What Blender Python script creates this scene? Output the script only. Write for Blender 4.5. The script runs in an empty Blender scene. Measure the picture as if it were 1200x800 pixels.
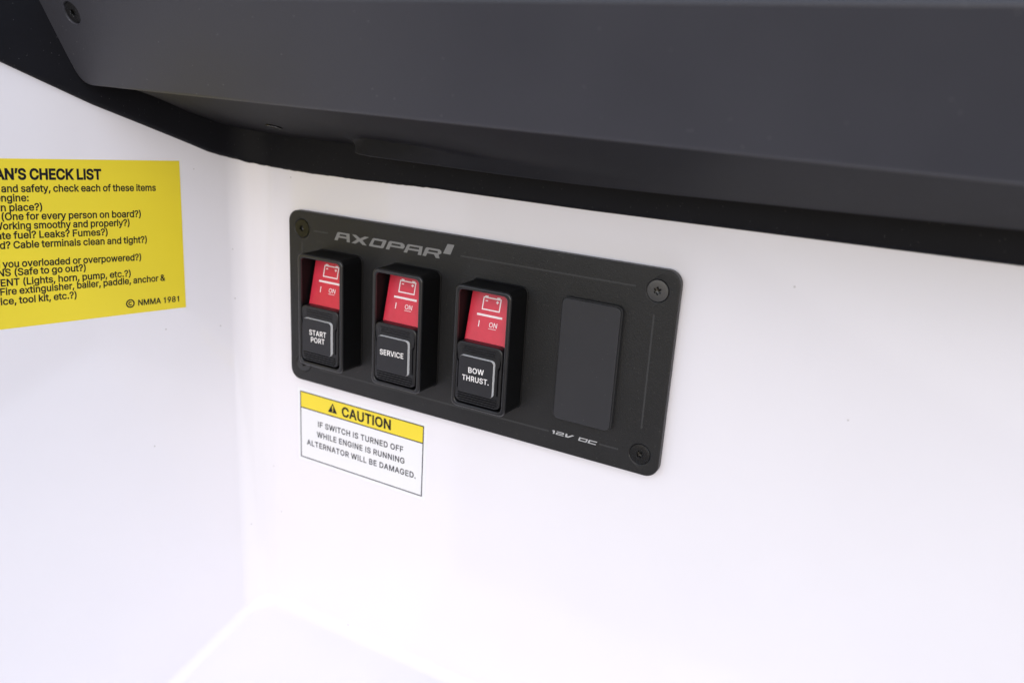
import bpy, bmesh, math, random
from mathutils import Vector, Matrix
from mathutils.geometry import delaunay_2d_cdt

random.seed(7)
scene = bpy.context.scene
COL = scene.collection
MM = 0.001          # every length below is written in millimetres
LIFT = 500.0        # the panel's top left corner stands this far above zero

def W(p):
    return Vector((p[0], p[1], p[2] + LIFT))

# ---------------------------------------------------------------- camera
cam_d = bpy.data.cameras.new("camera")
cam = bpy.data.objects.new("camera", cam_d)
COL.objects.link(cam)
cam_d.sensor_width = 36.0
cam_d.lens = 29.16
cam_d.clip_start = 0.01
cam_d.clip_end = 1000.0
ROWS = ((0.87341182, 0.48304964, 0.06176437),
        (0.19326351, -0.22740708, -0.95442927),
        (-0.44699106, 0.84554661, -0.2919759))   # right, down, forward
rot = Matrix((ROWS[0], [-v for v in ROWS[1]], [-v for v in ROWS[2]])).transposed()
CAM = Vector((275.79, -290.75, 60.33))
cam.matrix_world = Matrix.Translation(W(CAM) * MM) @ rot.to_4x4()
cam_d.dof.use_dof = True
cam_d.dof.focus_distance = 0.338
cam_d.dof.aperture_fstop = 9.0
scene.camera = cam

# ---------------------------------------------------------------- sky, sun, exposure
SUN_EL, SUN_AZ = math.radians(35), math.radians(158)    # azimuth clockwise from +Y
world = bpy.data.worlds.new("World")
scene.world = world
world.use_nodes = True
wn = world.node_tree
bg = wn.nodes["Background"]
sky = wn.nodes.new("ShaderNodeTexSky")
sky.sky_type = 'NISHITA'
sky.sun_disc = False
sky.sun_elevation = SUN_EL
sky.sun_rotation = SUN_AZ
sky.air_density = 1.0
sky.dust_density = 1.0
sky.ozone_density = 1.0
wn.links.new(sky.outputs[0], bg.inputs[0])
bg.inputs[1].default_value = 0.14
sun_d = bpy.data.lights.new("sun", 'SUN')
sun_d.energy = 1.0
sun_d.angle = math.radians(110)
sun_d.color = (1.0, 0.975, 0.965)
sun = bpy.data.objects.new("sun", sun_d)
COL.objects.link(sun)
to_sun = Vector((math.sin(SUN_AZ) * math.cos(SUN_EL), math.cos(SUN_AZ) * math.cos(SUN_EL), math.sin(SUN_EL)))
sun.rotation_euler = to_sun.to_track_quat('Z', 'Y').to_euler()
sun.location = (0, -1, 2)
vs = scene.view_settings
vs.view_transform = 'Standard'
vs.look = 'None'
vs.gamma = 1.0
vs.exposure = 0.56
scene.render.engine = 'CYCLES'
scene.cycles.max_bounces = 12
scene.cycles.diffuse_bounces = 8

# ---------------------------------------------------------------- materials
def material(name, base, rough, spec=0.5, coat=0.0, bump=0.0, bump_scale=900.0,
             mottle=0.0, mottle_scale=30.0, specks=0.0, speck_col=(0.3, 0.3, 0.3), speck_scale=1500.0,
             speck_cut=0.80, rough_var=0.0):
    m = bpy.data.materials.new(name)
    m.use_nodes = True
    nt = m.node_tree
    N, L = nt.nodes, nt.links
    b = N["Principled BSDF"]
    b.inputs["Roughness"].default_value = rough
    b.inputs["Specular IOR Level"].default_value = spec
    b.inputs["Coat Weight"].default_value = coat
    b.inputs["Coat Roughness"].default_value = 0.12
    tc = N.new("ShaderNodeTexCoord")
    col = None
    if mottle > 0:
        n = N.new("ShaderNodeTexNoise")
        n.inputs["Scale"].default_value = mottle_scale
        n.inputs["Detail"].default_value = 5.0
        L.new(tc.outputs["Object"], n.inputs["Vector"])
        r = N.new("ShaderNodeMapRange")
        r.inputs[1].default_value = 0.3
        r.inputs[2].default_value = 0.7
        r.inputs[3].default_value = 1.0 - mottle
        r.inputs[4].default_value = 1.0 + mottle
        L.new(n.outputs["Fac"], r.inputs[0])
        mx = N.new("ShaderNodeVectorMath")
        mx.operation = 'SCALE'
        mx.inputs[0].default_value = base
        L.new(r.outputs[0], mx.inputs["Scale"])
        col = mx.outputs[0]
        if rough_var > 0:
            r2 = N.new("ShaderNodeMapRange")
            r2.inputs[1].default_value = 0.3
            r2.inputs[2].default_value = 0.7
            r2.inputs[3].default_value = rough - rough_var
            r2.inputs[4].default_value = rough + rough_var
            L.new(n.outputs["Fac"], r2.inputs[0])
            L.new(r2.outputs[0], b.inputs["Roughness"])
    if specks > 0:
        # dust: sparse round motes, unevenly settled
        v = N.new("ShaderNodeTexVoronoi")
        v.inputs["Scale"].default_value = speck_scale
        L.new(tc.outputs["Object"], v.inputs["Vector"])
        near = N.new("ShaderNodeMath")
        near.operation = 'LESS_THAN'
        near.inputs[1].default_value = 0.2
        L.new(v.outputs["Distance"], near.inputs[0])
        pick = N.new("ShaderNodeSeparateColor")
        L.new(v.outputs["Color"], pick.inputs[0])
        cut = N.new("ShaderNodeMath")
        cut.operation = 'GREATER_THAN'
        cut.inputs[1].default_value = speck_cut
        L.new(pick.outputs[0], cut.inputs[0])
        mul = N.new("ShaderNodeMath")
        mul.operation = 'MULTIPLY'
        L.new(near.outputs[0], mul.inputs[0])
        L.new(cut.outputs[0], mul.inputs[1])
        mul2 = N.new("ShaderNodeMath")
        mul2.operation = 'MULTIPLY'
        L.new(mul.outputs[0], mul2.inputs[0])
        mul2.inputs[1].default_value = specks
        mix = N.new("ShaderNodeMix")
        mix.data_type = 'RGBA'
        L.new(mul2.outputs[0], mix.inputs[0])
        if col is not None:
            L.new(col, mix.inputs[6])
        else:
            mix.inputs[6].default_value = (*base, 1)
        mix.inputs[7].default_value = (*speck_col, 1)
        col = mix.outputs[2]
    if col is not None:
        L.new(col, b.inputs["Base Color"])
    else:
        b.inputs["Base Color"].default_value = (*base, 1)
    if bump > 0:
        n = N.new("ShaderNodeTexNoise")
        n.inputs["Scale"].default_value = bump_scale
        n.inputs["Detail"].default_value = 3.0
        L.new(tc.outputs["Object"], n.inputs["Vector"])
        bp = N.new("ShaderNodeBump")
        bp.inputs["Strength"].default_value = bump
        bp.inputs["Distance"].default_value = 0.0002
        L.new(n.outputs["Fac"], bp.inputs["Height"])
        L.new(bp.outputs[0], b.inputs["Normal"])
    return m

M = {}
M['gelcoat'] = material('white gelcoat', (0.80, 0.778, 0.826), 0.07, spec=0.5, mottle=0.012, mottle_scale=14,
                        specks=0.5, speck_col=(0.35, 0.33, 0.33), speck_scale=480, speck_cut=0.9985, bump=0.04, bump_scale=60)
M['fascia'] = material('satin grey plastic', (0.045, 0.045, 0.055), 0.45, spec=0.35, mottle=0.06, mottle_scale=16, rough_var=0.07,
                       bump=0.4, bump_scale=1700, specks=0.45, speck_col=(0.22, 0.22, 0.22), speck_scale=900, speck_cut=0.985)
M['under'] = material('grained plastic with painted shade', (0.0135, 0.0135, 0.0165), 0.6, spec=0.12, mottle=0.10, mottle_scale=40, bump=0.25, bump_scale=2400,  # darker than the fascia: shade under the overhang is put into this colour
                      specks=0.5, speck_col=(0.14, 0.14, 0.14), speck_scale=1100, speck_cut=0.965)
M['trim'] = material('black edge trim', (0.0055, 0.0055, 0.008), 0.6, spec=0.16, mottle=0.12, mottle_scale=60, bump=0.25, bump_scale=2400,
                     specks=0.5, speck_col=(0.16, 0.16, 0.16), speck_scale=1500, speck_cut=0.96)
M['plate'] = material('powder coated plate', (0.0120, 0.0120, 0.0130), 0.42, spec=0.4, mottle=0.08, mottle_scale=45, bump=0.6, bump_scale=2200,
                      specks=0.5, speck_col=(0.20, 0.19, 0.17), speck_scale=1700, speck_cut=0.97)
M['gasket'] = material('rubber gasket', (0.012, 0.012, 0.013), 0.7)
M['housing'] = material('black switch plastic', (0.005, 0.005, 0.0055), 0.45, spec=0.12, bump=0.08, bump_scale=3000,
                        specks=0.5, speck_col=(0.15, 0.14, 0.13), speck_scale=2200, speck_cut=0.975)
M['rim'] = material('smooth black rim', (0.016, 0.016, 0.018), 0.28, spec=0.5, bump=0.05, bump_scale=3000)
M['blank'] = material('charcoal blank plastic', (0.028, 0.028, 0.032), 0.45, spec=0.35, mottle=0.03, mottle_scale=60, bump=0.12, bump_scale=3500,
                      specks=0.5, speck_col=(0.2, 0.2, 0.2), speck_scale=1600, speck_cut=0.985)
M['slide'] = material('black slide plastic', (0.014, 0.014, 0.016), 0.33, spec=0.4, bump=0.05, bump_scale=3000)
M['cap'] = material('black button cap', (0.020, 0.020, 0.024), 0.42, spec=0.35, bump=0.04, bump_scale=3000)
M['diffuser'] = material('white translucent plastic', (0.74, 0.74, 0.75), 0.35)
M['red'] = material('red rocker plastic', (0.60, 0.030, 0.058), 0.33, mottle=0.05, mottle_scale=250,
                    specks=0.5, speck_col=(0.25, 0.02, 0.03), speck_scale=1500, speck_cut=0.97)
M['ink_white'] = material('white ink', (0.82, 0.80, 0.80), 0.5)
M['ink_rose'] = material('pale ink', (0.84, 0.74, 0.76), 0.5)
M['ink_grey'] = material('engraved grey', (0.20, 0.20, 0.205), 0.45)
M['ink_silver'] = material('silver engraving', (0.42, 0.42, 0.43), 0.4)
M['line_grey'] = material('engraved line', (0.042, 0.042, 0.044), 0.45, spec=0.3)
M['screw'] = material('blackened steel', (0.052, 0.052, 0.055), 0.27, spec=0.7, bump=0.3, bump_scale=3000)
M['screw_black'] = material('black oxide steel', (0.014, 0.014, 0.015), 0.25, spec=0.6, bump=0.3, bump_scale=3000)
M['screw_olive'] = material('worn olive steel', (0.018, 0.016, 0.006), 0.5, spec=0.2, mottle=0.25, mottle_scale=700)
M['socket'] = material('socket recess', (0.006, 0.006, 0.006), 0.18, spec=0.8)
M['label_white'] = material('white vinyl', (0.80, 0.80, 0.83), 0.3)
M['label_yellow'] = material('yellow vinyl', (0.82, 0.65, 0.035), 0.38, mottle=0.02, mottle_scale=40)
M['list_yellow'] = material('yellow sticker vinyl', (0.82, 0.66, 0.03), 0.4, mottle=0.03, mottle_scale=25, bump=0.1, bump_scale=900)
M['ink_navy'] = material('dark label ink', (0.007, 0.007, 0.014), 0.5, spec=0.2)
M['ink_line'] = material('label border ink', (0.014, 0.014, 0.03), 0.5, spec=0.2)

# ---------------------------------------------------------------- building helpers
ORIGIN = {}

def thing(name, label, cat, base):
    o = bpy.data.objects.new(name, None)
    o.empty_display_size = 0.02
    COL.objects.link(o)
    o.location = W(base) * MM
    ORIGIN[o.name] = W(base)
    o['label'] = label
    o['category'] = cat
    return o

def obj(name, bm, mat, parent=None, origin=None, label=None, smooth=True, sharp=35):
    """bm holds millimetre coordinates of the place; links it as one mesh object."""
    me = bpy.data.meshes.new(name)
    if isinstance(bm, bmesh.types.BMesh):
        bmesh.ops.recalc_face_normals(bm, faces=bm.faces[:])
        if origin is None:
            n = max(1, len(bm.verts))
            xs = [v.co for v in bm.verts]
            origin = (sum(v.x for v in xs) / n, sum(v.y for v in xs) / n, sum(v.z for v in xs) / n)
        o0 = Vector(origin)
        for v in bm.verts:
            v.co = (v.co - o0) * MM
        if smooth:
            for f in bm.faces:
                f.smooth = True
            lim = math.radians(sharp)
            for e in bm.edges:
                if len(e.link_faces) == 2 and e.calc_face_angle(0.0) > lim:
                    e.smooth = False
        bm.to_mesh(me)
        bm.free()
    else:
        me = bm
        o0 = Vector(origin)
    mats = mat if isinstance(mat, (list, tuple)) else [mat]
    for m in mats:
        me.materials.append(m)
    o = bpy.data.objects.new(name, me)
    COL.objects.link(o)
    if smooth:
        wnm = o.modifiers.new("weighted", 'WEIGHTED_NORMAL')
        wnm.keep_sharp = True
        wnm.weight = 100
    wpos = W(o0)
    if parent is not None:
        o.parent = parent
        o.location = (wpos - ORIGIN[parent.name]) * MM
    else:
        o.location = wpos * MM
    ORIGIN[o.name] = wpos
    if label:
        o['label'] = label
    return o

def rr(cx, cz, w, h, r, n=6):
    """rounded rectangle outline, counter-clockwise in (x, z)"""
    r = max(0.01, min(r, w / 2 - 0.01, h / 2 - 0.01))
    pts = []
    for (sx, sz, a0) in ((1, 1, 0), (-1, 1, 90), (-1, -1, 180), (1, -1, 270)):
        for k in range(n + 1):
            a = math.radians(a0 + 90 * k / n)
            pts.append((cx + sx * (w / 2 - r) + r * math.cos(a), cz + sz * (h / 2 - r) + r * math.sin(a)))
    return pts

def circ(cx, cz, r, n=32):
    return [(cx + r * math.cos(2 * math.pi * k / n), cz + r * math.sin(2 * math.pi * k / n)) for k in range(n)]

def ring(bm, pts, y):
    if callable(y):
        return [bm.verts.new((x, y(x, z), z)) for x, z in pts]
    return [bm.verts.new((x, y, z)) for x, z in pts]

def bridge(bm, a, b):
    n = len(a)
    for i in range(n):
        j = (i + 1) % n
        bm.faces.new((a[i], a[j], b[j], b[i]))

def loft(bm, loops, cap_first=False, cap_last=True):
    rings = [ring(bm, p, y) for p, y in loops]
    for a, b in zip(rings, rings[1:]):
        bridge(bm, a, b)
    if cap_first:
        bm.faces.new(rings[0])
    if cap_last:
        bm.faces.new(list(reversed(rings[-1])))
    return rings

def slab(bm, cx, cz, w, h, r, yb, yf, bev=0.3, segs=3, back=True):
    """rounded rectangular slab from yb (back) to yf (front, towards the viewer) with a rolled front edge"""
    loops = [(rr(cx, cz, w, h, r), yb)]
    for k in range(segs + 1):
        a = math.pi / 2 * k / segs
        d = bev * (1 - math.cos(a))
        loops.append((rr(cx, cz, w - 2 * d, h - 2 * d, max(0.05, r - d)), yf + bev * (1 - math.sin(a))))
    loft(bm, loops, cap_first=back)

def fill_holes(bm, rings):
    es = []
    for rg in rings:
        for i in range(len(rg)):
            e = bm.edges.get((rg[i], rg[(i + 1) % len(rg)]))
            if e is None:
                e = bm.edges.new((rg[i], rg[(i + 1) % len(rg)]))
            es.append(e)
    bmesh.ops.triangle_fill(bm, use_beauty=True, use_dissolve=False, edges=es)

def box(bm, x0, x1, y0, y1, z0, z1):
    v = [bm.verts.new((x, y, z)) for x in (x0, x1) for y in (y0, y1) for z in (z0, z1)]
    for f in ((0, 1, 3, 2), (4, 6, 7, 5), (0, 4, 5, 1), (2, 3, 7, 6), (0, 2, 6, 4), (1, 5, 7, 3)):
        bm.faces.new([v[i] for i in f])

class Frame:
    """a flat sheet in the place: origin, right, up; normal points to the viewer"""
    def __init__(s, o, u, v):
        s.o = Vector(o)
        s.u = Vector(u).normalized()
        n = s.u.cross(Vector(v)).normalized()
        s.n = n
        s.v = n.cross(s.u)
    def at(s, a, b, h=0.0):
        return s.o + s.u * a + s.v * b + s.n * h

def flat_polys(polys, frame, h0, h1):
    """polygons given in a frame's (a, b), as thin printed shapes from height h0 to h1"""
    bm = bmesh.new()
    for p in polys:
        lo = [bm.verts.new(frame.at(a, b, h0)) for a, b in p]
        hi = [bm.verts.new(frame.at(a, b, h1)) for a, b in p]
        bm.faces.new(hi)
        for i in range(len(p)):
            j = (i + 1) % len(p)
            bm.faces.new((lo[i], lo[j], hi[j], hi[i]))
    return bm

def stroke(a, b, w):
    """a bar from a to b, w wide"""
    ax, az = a
    bx, bz = b
    l = math.hypot(bx - ax, bz - az)
    nx, nz = -(bz - az) / l * w / 2, (bx - ax) / l * w / 2
    return [(ax - nx, az - nz), (bx - nx, bz - nz), (bx + nx, bz + nz), (ax + nx, az + nz)]

# glyph outlines (font units: cap height 509)
GLYPHS = {
    '&': [448,[[[197,-7],[165,-5],[136,1],[110,12],[88,26],[69,42],[54,62],[43,84],[36,108],[34,133],[36,154],[40,173],[47,189],[58,205],[70,220],[85,235],[140,279],[216,335],[237,352],[255,375],[262,405],[260,420],[255,434],[245,445],[233,454],[219,459],[201,461],[168,453],[145,431],[141,421],[138,411],[137,399],[138,386],[141,375],[145,363],[169,327],[204,284],[438,0],[364,0],[171,231],[121,293],[108,310],[96,327],[87,344],[81,361],[77,379],[75,398],[77,420],[82,440],[91,458],[102,474],[117,488],[134,499],[154,507],[176,512],[200,513],[224,512],[246,507],[266,499],[283,488],[297,475],[308,459],[317,442],[322,424],[324,404],[323,389],[320,375],[315,362],[309,349],[301,336],[291,325],[256,293],[154,217],[135,202],[121,188],[110,174],[103,161],[98,146],[97,131],[98,115],[102,101],[109,87],[118,76],[130,66],[143,57],[158,51],[175,48],[193,46],[213,48],[232,52],[251,59],[269,69],[286,81],[301,95],[315,112],[327,131],[336,151],[343,174],[348,198],[349,224],[408,224],[406,194],[403,167],[397,144],[389,124],[380,107],[371,92],[345,62],[333,47],[315,30],[294,17],[271,7],[246,-1],[221,-5]]]],
    '(': [273,[[[89,207],[90,244],[94,283],[101,324],[109,364],[119,403],[132,441],[145,477],[160,510],[177,539],[236,539],[219,503],[204,466],[191,428],[179,390],[169,351],[161,313],[156,276],[152,241],[151,207],[152,176],[155,145],[160,115],[167,83],[177,50],[188,16],[202,-19],[218,-57],[236,-96],[177,-96],[150,-46],[128,4],[111,55],[99,106],[92,156]]]],
    ')': [273,[[[37,-96],[56,-56],[72,-18],[86,18],[97,52],[106,85],[113,116],[118,147],[121,177],[122,207],[121,241],[117,276],[112,313],[104,351],[94,390],[82,428],[69,466],[54,503],[37,539],[97,539],[113,510],[128,477],[142,441],[154,403],[164,364],[173,323],[179,283],[183,244],[184,207],[182,156],[174,104],[161,53],[144,3],[123,-47],[97,-96]]]],
    ',': [188,[[[38,-119],[68,71],[137,71],[84,-119]]]],
    '.': [188,[[[95,-4],[83,-3],[73,1],[63,9],[55,18],[51,29],[50,41],[51,53],[55,64],[63,73],[73,81],[83,85],[95,87],[107,85],[118,81],[128,73],[135,64],[140,53],[141,41],[140,29],[135,18],[128,9],[118,1],[107,-3]]]],
    '1': [453,[[[230,0],[230,385],[130,385],[130,428],[195,440],[232,465],[245,509],[292,509],[292,0]]]],
    '8': [453,[[[226,-7],[193,-5],[163,1],[136,11],[111,25],[91,42],[74,62],[62,84],[54,109],[52,135],[53,156],[58,176],[65,195],[75,212],[87,228],[101,241],[117,252],[134,260],[153,265],[153,267],[129,276],[109,289],[93,308],[80,330],[73,354],[70,380],[73,405],[79,429],[90,450],[106,469],[124,485],[146,498],[170,508],[197,514],[226,516],[255,514],[282,508],[306,498],[328,485],[346,469],[361,450],[373,429],[379,405],[382,380],[379,354],[372,330],[359,308],[343,289],[323,276],[300,267],[300,265],[319,260],[335,252],[351,241],[365,228],[377,212],[387,195],[395,176],[399,156],[401,135],[398,109],[391,84],[378,62],[362,42],[341,25],[317,11],[289,1],[259,-5]],[[226,49],[248,50],[267,54],[285,60],[300,69],[313,79],[323,91],[331,106],[335,121],[337,139],[335,157],[330,173],[322,189],[312,202],[298,213],[283,223],[265,230],[247,234],[226,235],[206,234],[187,230],[169,223],[154,213],[140,202],[130,189],[122,173],[117,157],[115,139],[117,121],[121,106],[129,91],[139,79],[152,69],[167,60],[185,54],[205,50]],[[226,290],[244,291],[260,294],[274,300],[287,308],[298,318],[307,330],[314,344],[318,359],[319,376],[318,392],[314,407],[308,420],[299,432],[288,442],[275,449],[260,455],[244,459],[226,460],[208,459],[192,455],[177,449],[164,442],[153,432],[145,420],[138,407],[134,392],[133,376],[134,359],[138,344],[145,330],[154,318],[165,308],[178,300],[193,294],[209,291]]]],
    '9': [453,[[[226,516],[256,513],[285,506],[310,494],[333,478],[352,458],[368,434],[380,408],[387,378],[389,347],[387,322],[382,296],[373,270],[359,240],[340,207],[315,168],[200,0],[130,0],[301,248],[307,248],[287,221],[257,202],[245,198],[232,195],[218,195],[188,197],[161,203],[137,214],[116,229],[98,247],[83,269],[72,294],[66,321],[64,352],[66,382],[73,411],[85,436],[101,459],[120,479],[143,494],[168,506],[196,513]],[[226,460],[207,459],[190,454],[174,446],[160,435],[148,423],[138,407],[131,390],[127,372],[125,352],[127,331],[131,313],[138,295],[148,280],[160,268],[174,257],[190,250],[207,245],[226,243],[245,245],[263,249],[279,257],[293,267],[305,280],[314,295],[322,312],[326,330],[327,350],[326,371],[322,390],[314,407],[305,422],[293,435],[279,446],[263,454],[245,459]]]],
    ':': [188,[[[95,-4],[83,-3],[73,1],[63,9],[55,18],[51,29],[50,41],[51,53],[55,64],[63,73],[73,81],[83,85],[95,87],[107,85],[118,81],[128,73],[135,64],[140,53],[141,41],[140,29],[135,18],[128,9],[118,1],[107,-3]],[[95,271],[83,272],[73,277],[63,284],[55,294],[51,304],[50,316],[51,328],[55,339],[63,349],[73,356],[83,360],[95,362],[107,360],[118,356],[128,349],[135,339],[140,328],[141,316],[140,304],[135,294],[128,284],[118,277],[107,272]]]],
    '?': [358,[[[132,152],[132,159],[133,187],[136,211],[141,230],[148,245],[157,258],[168,269],[209,298],[223,309],[236,321],[247,334],[255,349],[260,365],[262,384],[260,399],[257,413],[250,425],[242,436],[232,445],[220,452],[207,457],[193,461],[178,462],[163,461],[150,458],[137,453],[125,446],[115,437],[106,425],[99,412],[94,396],[92,378],[27,378],[30,406],[38,430],[49,452],[64,471],[82,487],[103,499],[126,508],[151,514],[178,516],[206,514],[232,508],[255,498],[275,486],[292,470],[306,451],[316,430],[322,407],[324,382],[322,356],[316,332],[306,311],[292,292],[275,276],[254,261],[219,235],[211,226],[204,216],[200,205],[196,192],[194,177],[194,158],[194,152]],[[164,-4],[152,-3],[141,1],[131,9],[124,18],[120,29],[118,41],[120,53],[124,64],[131,73],[141,80],[152,85],[164,86],[176,85],[186,80],[196,73],[203,64],[208,53],[209,41],[208,29],[203,18],[196,9],[186,1],[176,-3]]]],
    'A': [480,[[[16,0],[201,509],[276,509],[463,0],[395,0],[287,302],[264,372],[232,478],[245,478],[213,371],[191,302],[85,0]],[[110,142],[110,199],[370,199],[370,142]]]],
    'B': [456,[[[60,0],[60,509],[241,509],[274,507],[304,501],[329,491],[350,477],[367,461],[381,442],[390,421],[396,398],[398,374],[397,353],[393,336],[387,320],[378,307],[368,295],[356,286],[343,278],[329,272],[315,267],[315,262],[331,260],[347,254],[363,245],[378,234],[391,220],[402,203],[411,184],[416,161],[418,136],[416,111],[410,88],[400,67],[386,48],[368,31],[344,18],[317,8],[284,2],[247,0]],[[125,57],[245,57],[281,60],[309,67],[330,80],[344,96],[353,115],[355,137],[354,153],[350,169],[342,184],[333,197],[320,209],[306,218],[289,225],[269,229],[248,231],[125,231]],[[125,285],[238,285],[256,287],[273,290],[288,296],[302,304],[314,314],[323,326],[330,340],[335,355],[336,372],[333,393],[326,412],[313,429],[294,442],[270,449],[240,452],[125,452]]]],
    'C': [510,[[[267,-7],[225,-3],[186,7],[150,25],[119,49],[92,79],[70,115],[53,157],[44,203],[40,254],[44,305],[53,352],[70,393],[92,429],[119,459],[150,484],[186,501],[225,512],[267,516],[293,514],[317,511],[340,504],[362,496],[383,485],[402,471],[419,456],[435,438],[448,418],[459,397],[467,373],[473,348],[408,348],[404,365],[397,380],[389,395],[380,407],[369,418],[357,428],[344,437],[330,444],[315,449],[300,453],[284,455],[267,456],[237,453],[209,445],[184,432],[161,414],[141,391],[125,364],[113,332],[106,295],[103,254],[106,213],[113,177],[125,145],[141,117],[161,94],[184,76],[210,63],[237,56],[267,53],[284,54],[300,56],[315,60],[330,65],[344,72],[357,81],[369,90],[380,102],[389,114],[397,128],[404,144],[408,160],[473,160],[467,135],[459,112],[448,91],[435,71],[420,53],[402,38],[383,24],[363,13],[341,5],[317,-2],[293,-6]]]],
    'D': [502,[[[219,0],[96,0],[96,57],[215,57],[254,60],[288,68],[318,81],[343,99],[363,122],[379,149],[390,181],[397,216],[399,255],[397,294],[390,329],[379,361],[364,388],[344,410],[320,428],[291,441],[258,449],[221,452],[93,452],[93,509],[225,509],[273,505],[315,495],[353,478],[385,455],[412,426],[433,391],[449,351],[458,306],[462,255],[458,205],[449,159],[433,119],[411,83],[384,54],[351,31],[312,14],[268,3]],[[125,509],[125,0],[60,0],[60,509]]]],
    'E': [419,[[[60,0],[60,509],[372,509],[372,452],[125,452],[125,286],[355,286],[355,229],[125,229],[125,57],[375,57],[375,0]]]],
    'F': [410,[[[60,0],[60,509],[369,509],[369,452],[125,452],[125,278],[346,278],[346,221],[125,221],[125,0]]]],
    'G': [520,[[[269,-7],[225,-3],[185,7],[149,25],[118,49],[91,79],[69,116],[53,157],[43,203],[40,254],[43,305],[53,352],[69,393],[91,429],[117,459],[149,484],[184,501],[223,512],[265,516],[291,514],[316,510],[340,504],[363,494],[384,483],[403,469],[421,453],[436,436],[449,416],[460,395],[468,373],[474,349],[408,349],[402,365],[395,379],[387,393],[378,406],[368,417],[356,427],[344,436],[330,443],[315,448],[300,453],[283,455],[265,456],[236,453],[209,445],[183,432],[160,414],[141,392],[125,364],[113,332],[106,295],[103,254],[106,213],[113,177],[125,145],[141,117],[161,95],[184,76],[210,63],[238,56],[269,53],[296,55],[322,61],[345,71],[365,85],[382,102],[396,123],[407,147],[413,173],[415,202],[434,199],[283,199],[283,256],[478,256],[478,200],[475,160],[466,124],[451,91],[431,62],[406,38],[377,19],[344,5],[308,-4]]]],
    'H': [517,[[[60,0],[60,509],[125,509],[125,289],[392,289],[392,509],[457,509],[457,0],[392,0],[392,232],[125,232],[125,0]]]],
    'I': [182,[[[60,0],[60,509],[122,509],[122,0]]]],
    'K': [467,[[[104,145],[104,216],[139,261],[174,303],[212,344],[364,509],[448,509],[231,276],[228,276]],[[60,0],[60,509],[125,509],[125,334],[124,225],[125,193],[125,0]],[[372,0],[188,259],[228,309],[449,0]]]],
    'L': [393,[[[60,0],[60,509],[125,509],[125,57],[361,57],[361,0]]]],
    'M': [628,[[[60,0],[60,509],[152,509],[277,187],[287,159],[299,123],[311,84],[322,49],[307,49],[318,83],[330,121],[342,158],[352,187],[476,509],[568,509],[568,0],[504,0],[504,291],[504,327],[505,369],[506,413],[507,457],[513,457],[498,409],[482,363],[467,322],[456,291],[342,0],[286,0],[170,291],[159,321],[145,361],[129,408],[112,457],[119,457],[120,416],[121,372],[122,328],[122,291],[122,0]]]],
    'N': [523,[[[60,0],[60,509],[136,509],[343,183],[363,151],[388,107],[414,55],[405,54],[401,108],[399,157],[399,195],[399,509],[463,509],[463,0],[387,0],[202,290],[177,331],[148,381],[108,452],[119,454],[122,384],[124,328],[125,291],[125,0]]]],
    'O': [533,[[[267,-7],[225,-3],[186,7],[150,25],[119,49],[92,79],[70,115],[53,157],[44,203],[40,254],[44,305],[53,352],[70,393],[92,429],[119,459],[150,484],[186,501],[225,512],[267,516],[309,512],[348,501],[384,484],[415,459],[442,429],[464,393],[480,352],[490,305],[493,254],[490,203],[480,157],[464,115],[442,79],[415,49],[384,25],[348,7],[309,-3]],[[267,53],[296,55],[324,63],[349,76],[372,94],[392,116],[408,144],[420,176],[428,213],[430,254],[428,295],[420,332],[408,365],[392,392],[372,415],[349,433],[324,446],[296,453],[267,456],[237,453],[210,445],[184,433],[161,415],[142,392],[125,364],[113,332],[106,295],[103,254],[106,213],[113,176],[125,144],[142,117],[161,94],[184,76],[210,63],[237,55]]]],
    'P': [445,[[[60,0],[60,509],[235,509],[272,506],[305,499],[332,487],[356,471],[375,452],[390,430],[400,404],[407,377],[409,348],[407,318],[400,291],[390,265],[375,243],[356,223],[332,207],[305,195],[272,188],[235,186],[109,186],[109,242],[233,242],[257,244],[279,248],[297,256],[312,266],[324,279],[333,294],[339,310],[343,328],[344,348],[343,367],[339,385],[333,402],[324,416],[312,428],[297,439],[279,446],[257,451],[232,452],[125,452],[125,0]]]],
    'Q': [533,[[[245,159],[313,159],[369,85],[384,65],[468,-48],[401,-48],[346,27],[331,46]],[[267,-7],[225,-3],[186,7],[150,25],[119,49],[92,79],[70,115],[53,157],[44,203],[40,254],[44,305],[53,352],[70,393],[92,429],[119,459],[150,484],[186,501],[225,512],[267,516],[309,512],[348,501],[384,484],[415,459],[442,429],[464,393],[480,352],[490,305],[493,254],[490,203],[480,157],[464,115],[442,79],[415,49],[384,25],[348,7],[309,-3]],[[267,53],[296,55],[324,63],[349,76],[372,94],[392,116],[408,144],[420,176],[428,213],[430,254],[428,295],[420,332],[408,365],[392,392],[372,415],[349,433],[324,446],[296,453],[267,456],[237,453],[210,445],[184,433],[161,415],[142,392],[125,364],[113,332],[106,295],[103,254],[106,213],[113,176],[125,144],[142,117],[161,94],[184,76],[210,63],[237,55]]]],
    'R': [449,[[[60,0],[60,509],[236,509],[273,506],[305,500],[333,489],[356,473],[376,455],[390,433],[401,408],[407,381],[409,352],[407,323],[401,296],[390,271],[376,250],[356,232],[333,217],[305,206],[273,200],[236,198],[96,198],[96,255],[234,255],[258,256],[280,260],[298,267],[313,276],[325,287],[334,300],[340,316],[344,333],[345,352],[344,371],[340,389],[334,405],[325,419],[313,430],[298,440],[279,446],[258,451],[233,452],[125,452],[125,0]],[[353,0],[230,229],[303,229],[428,0]]]],
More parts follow.
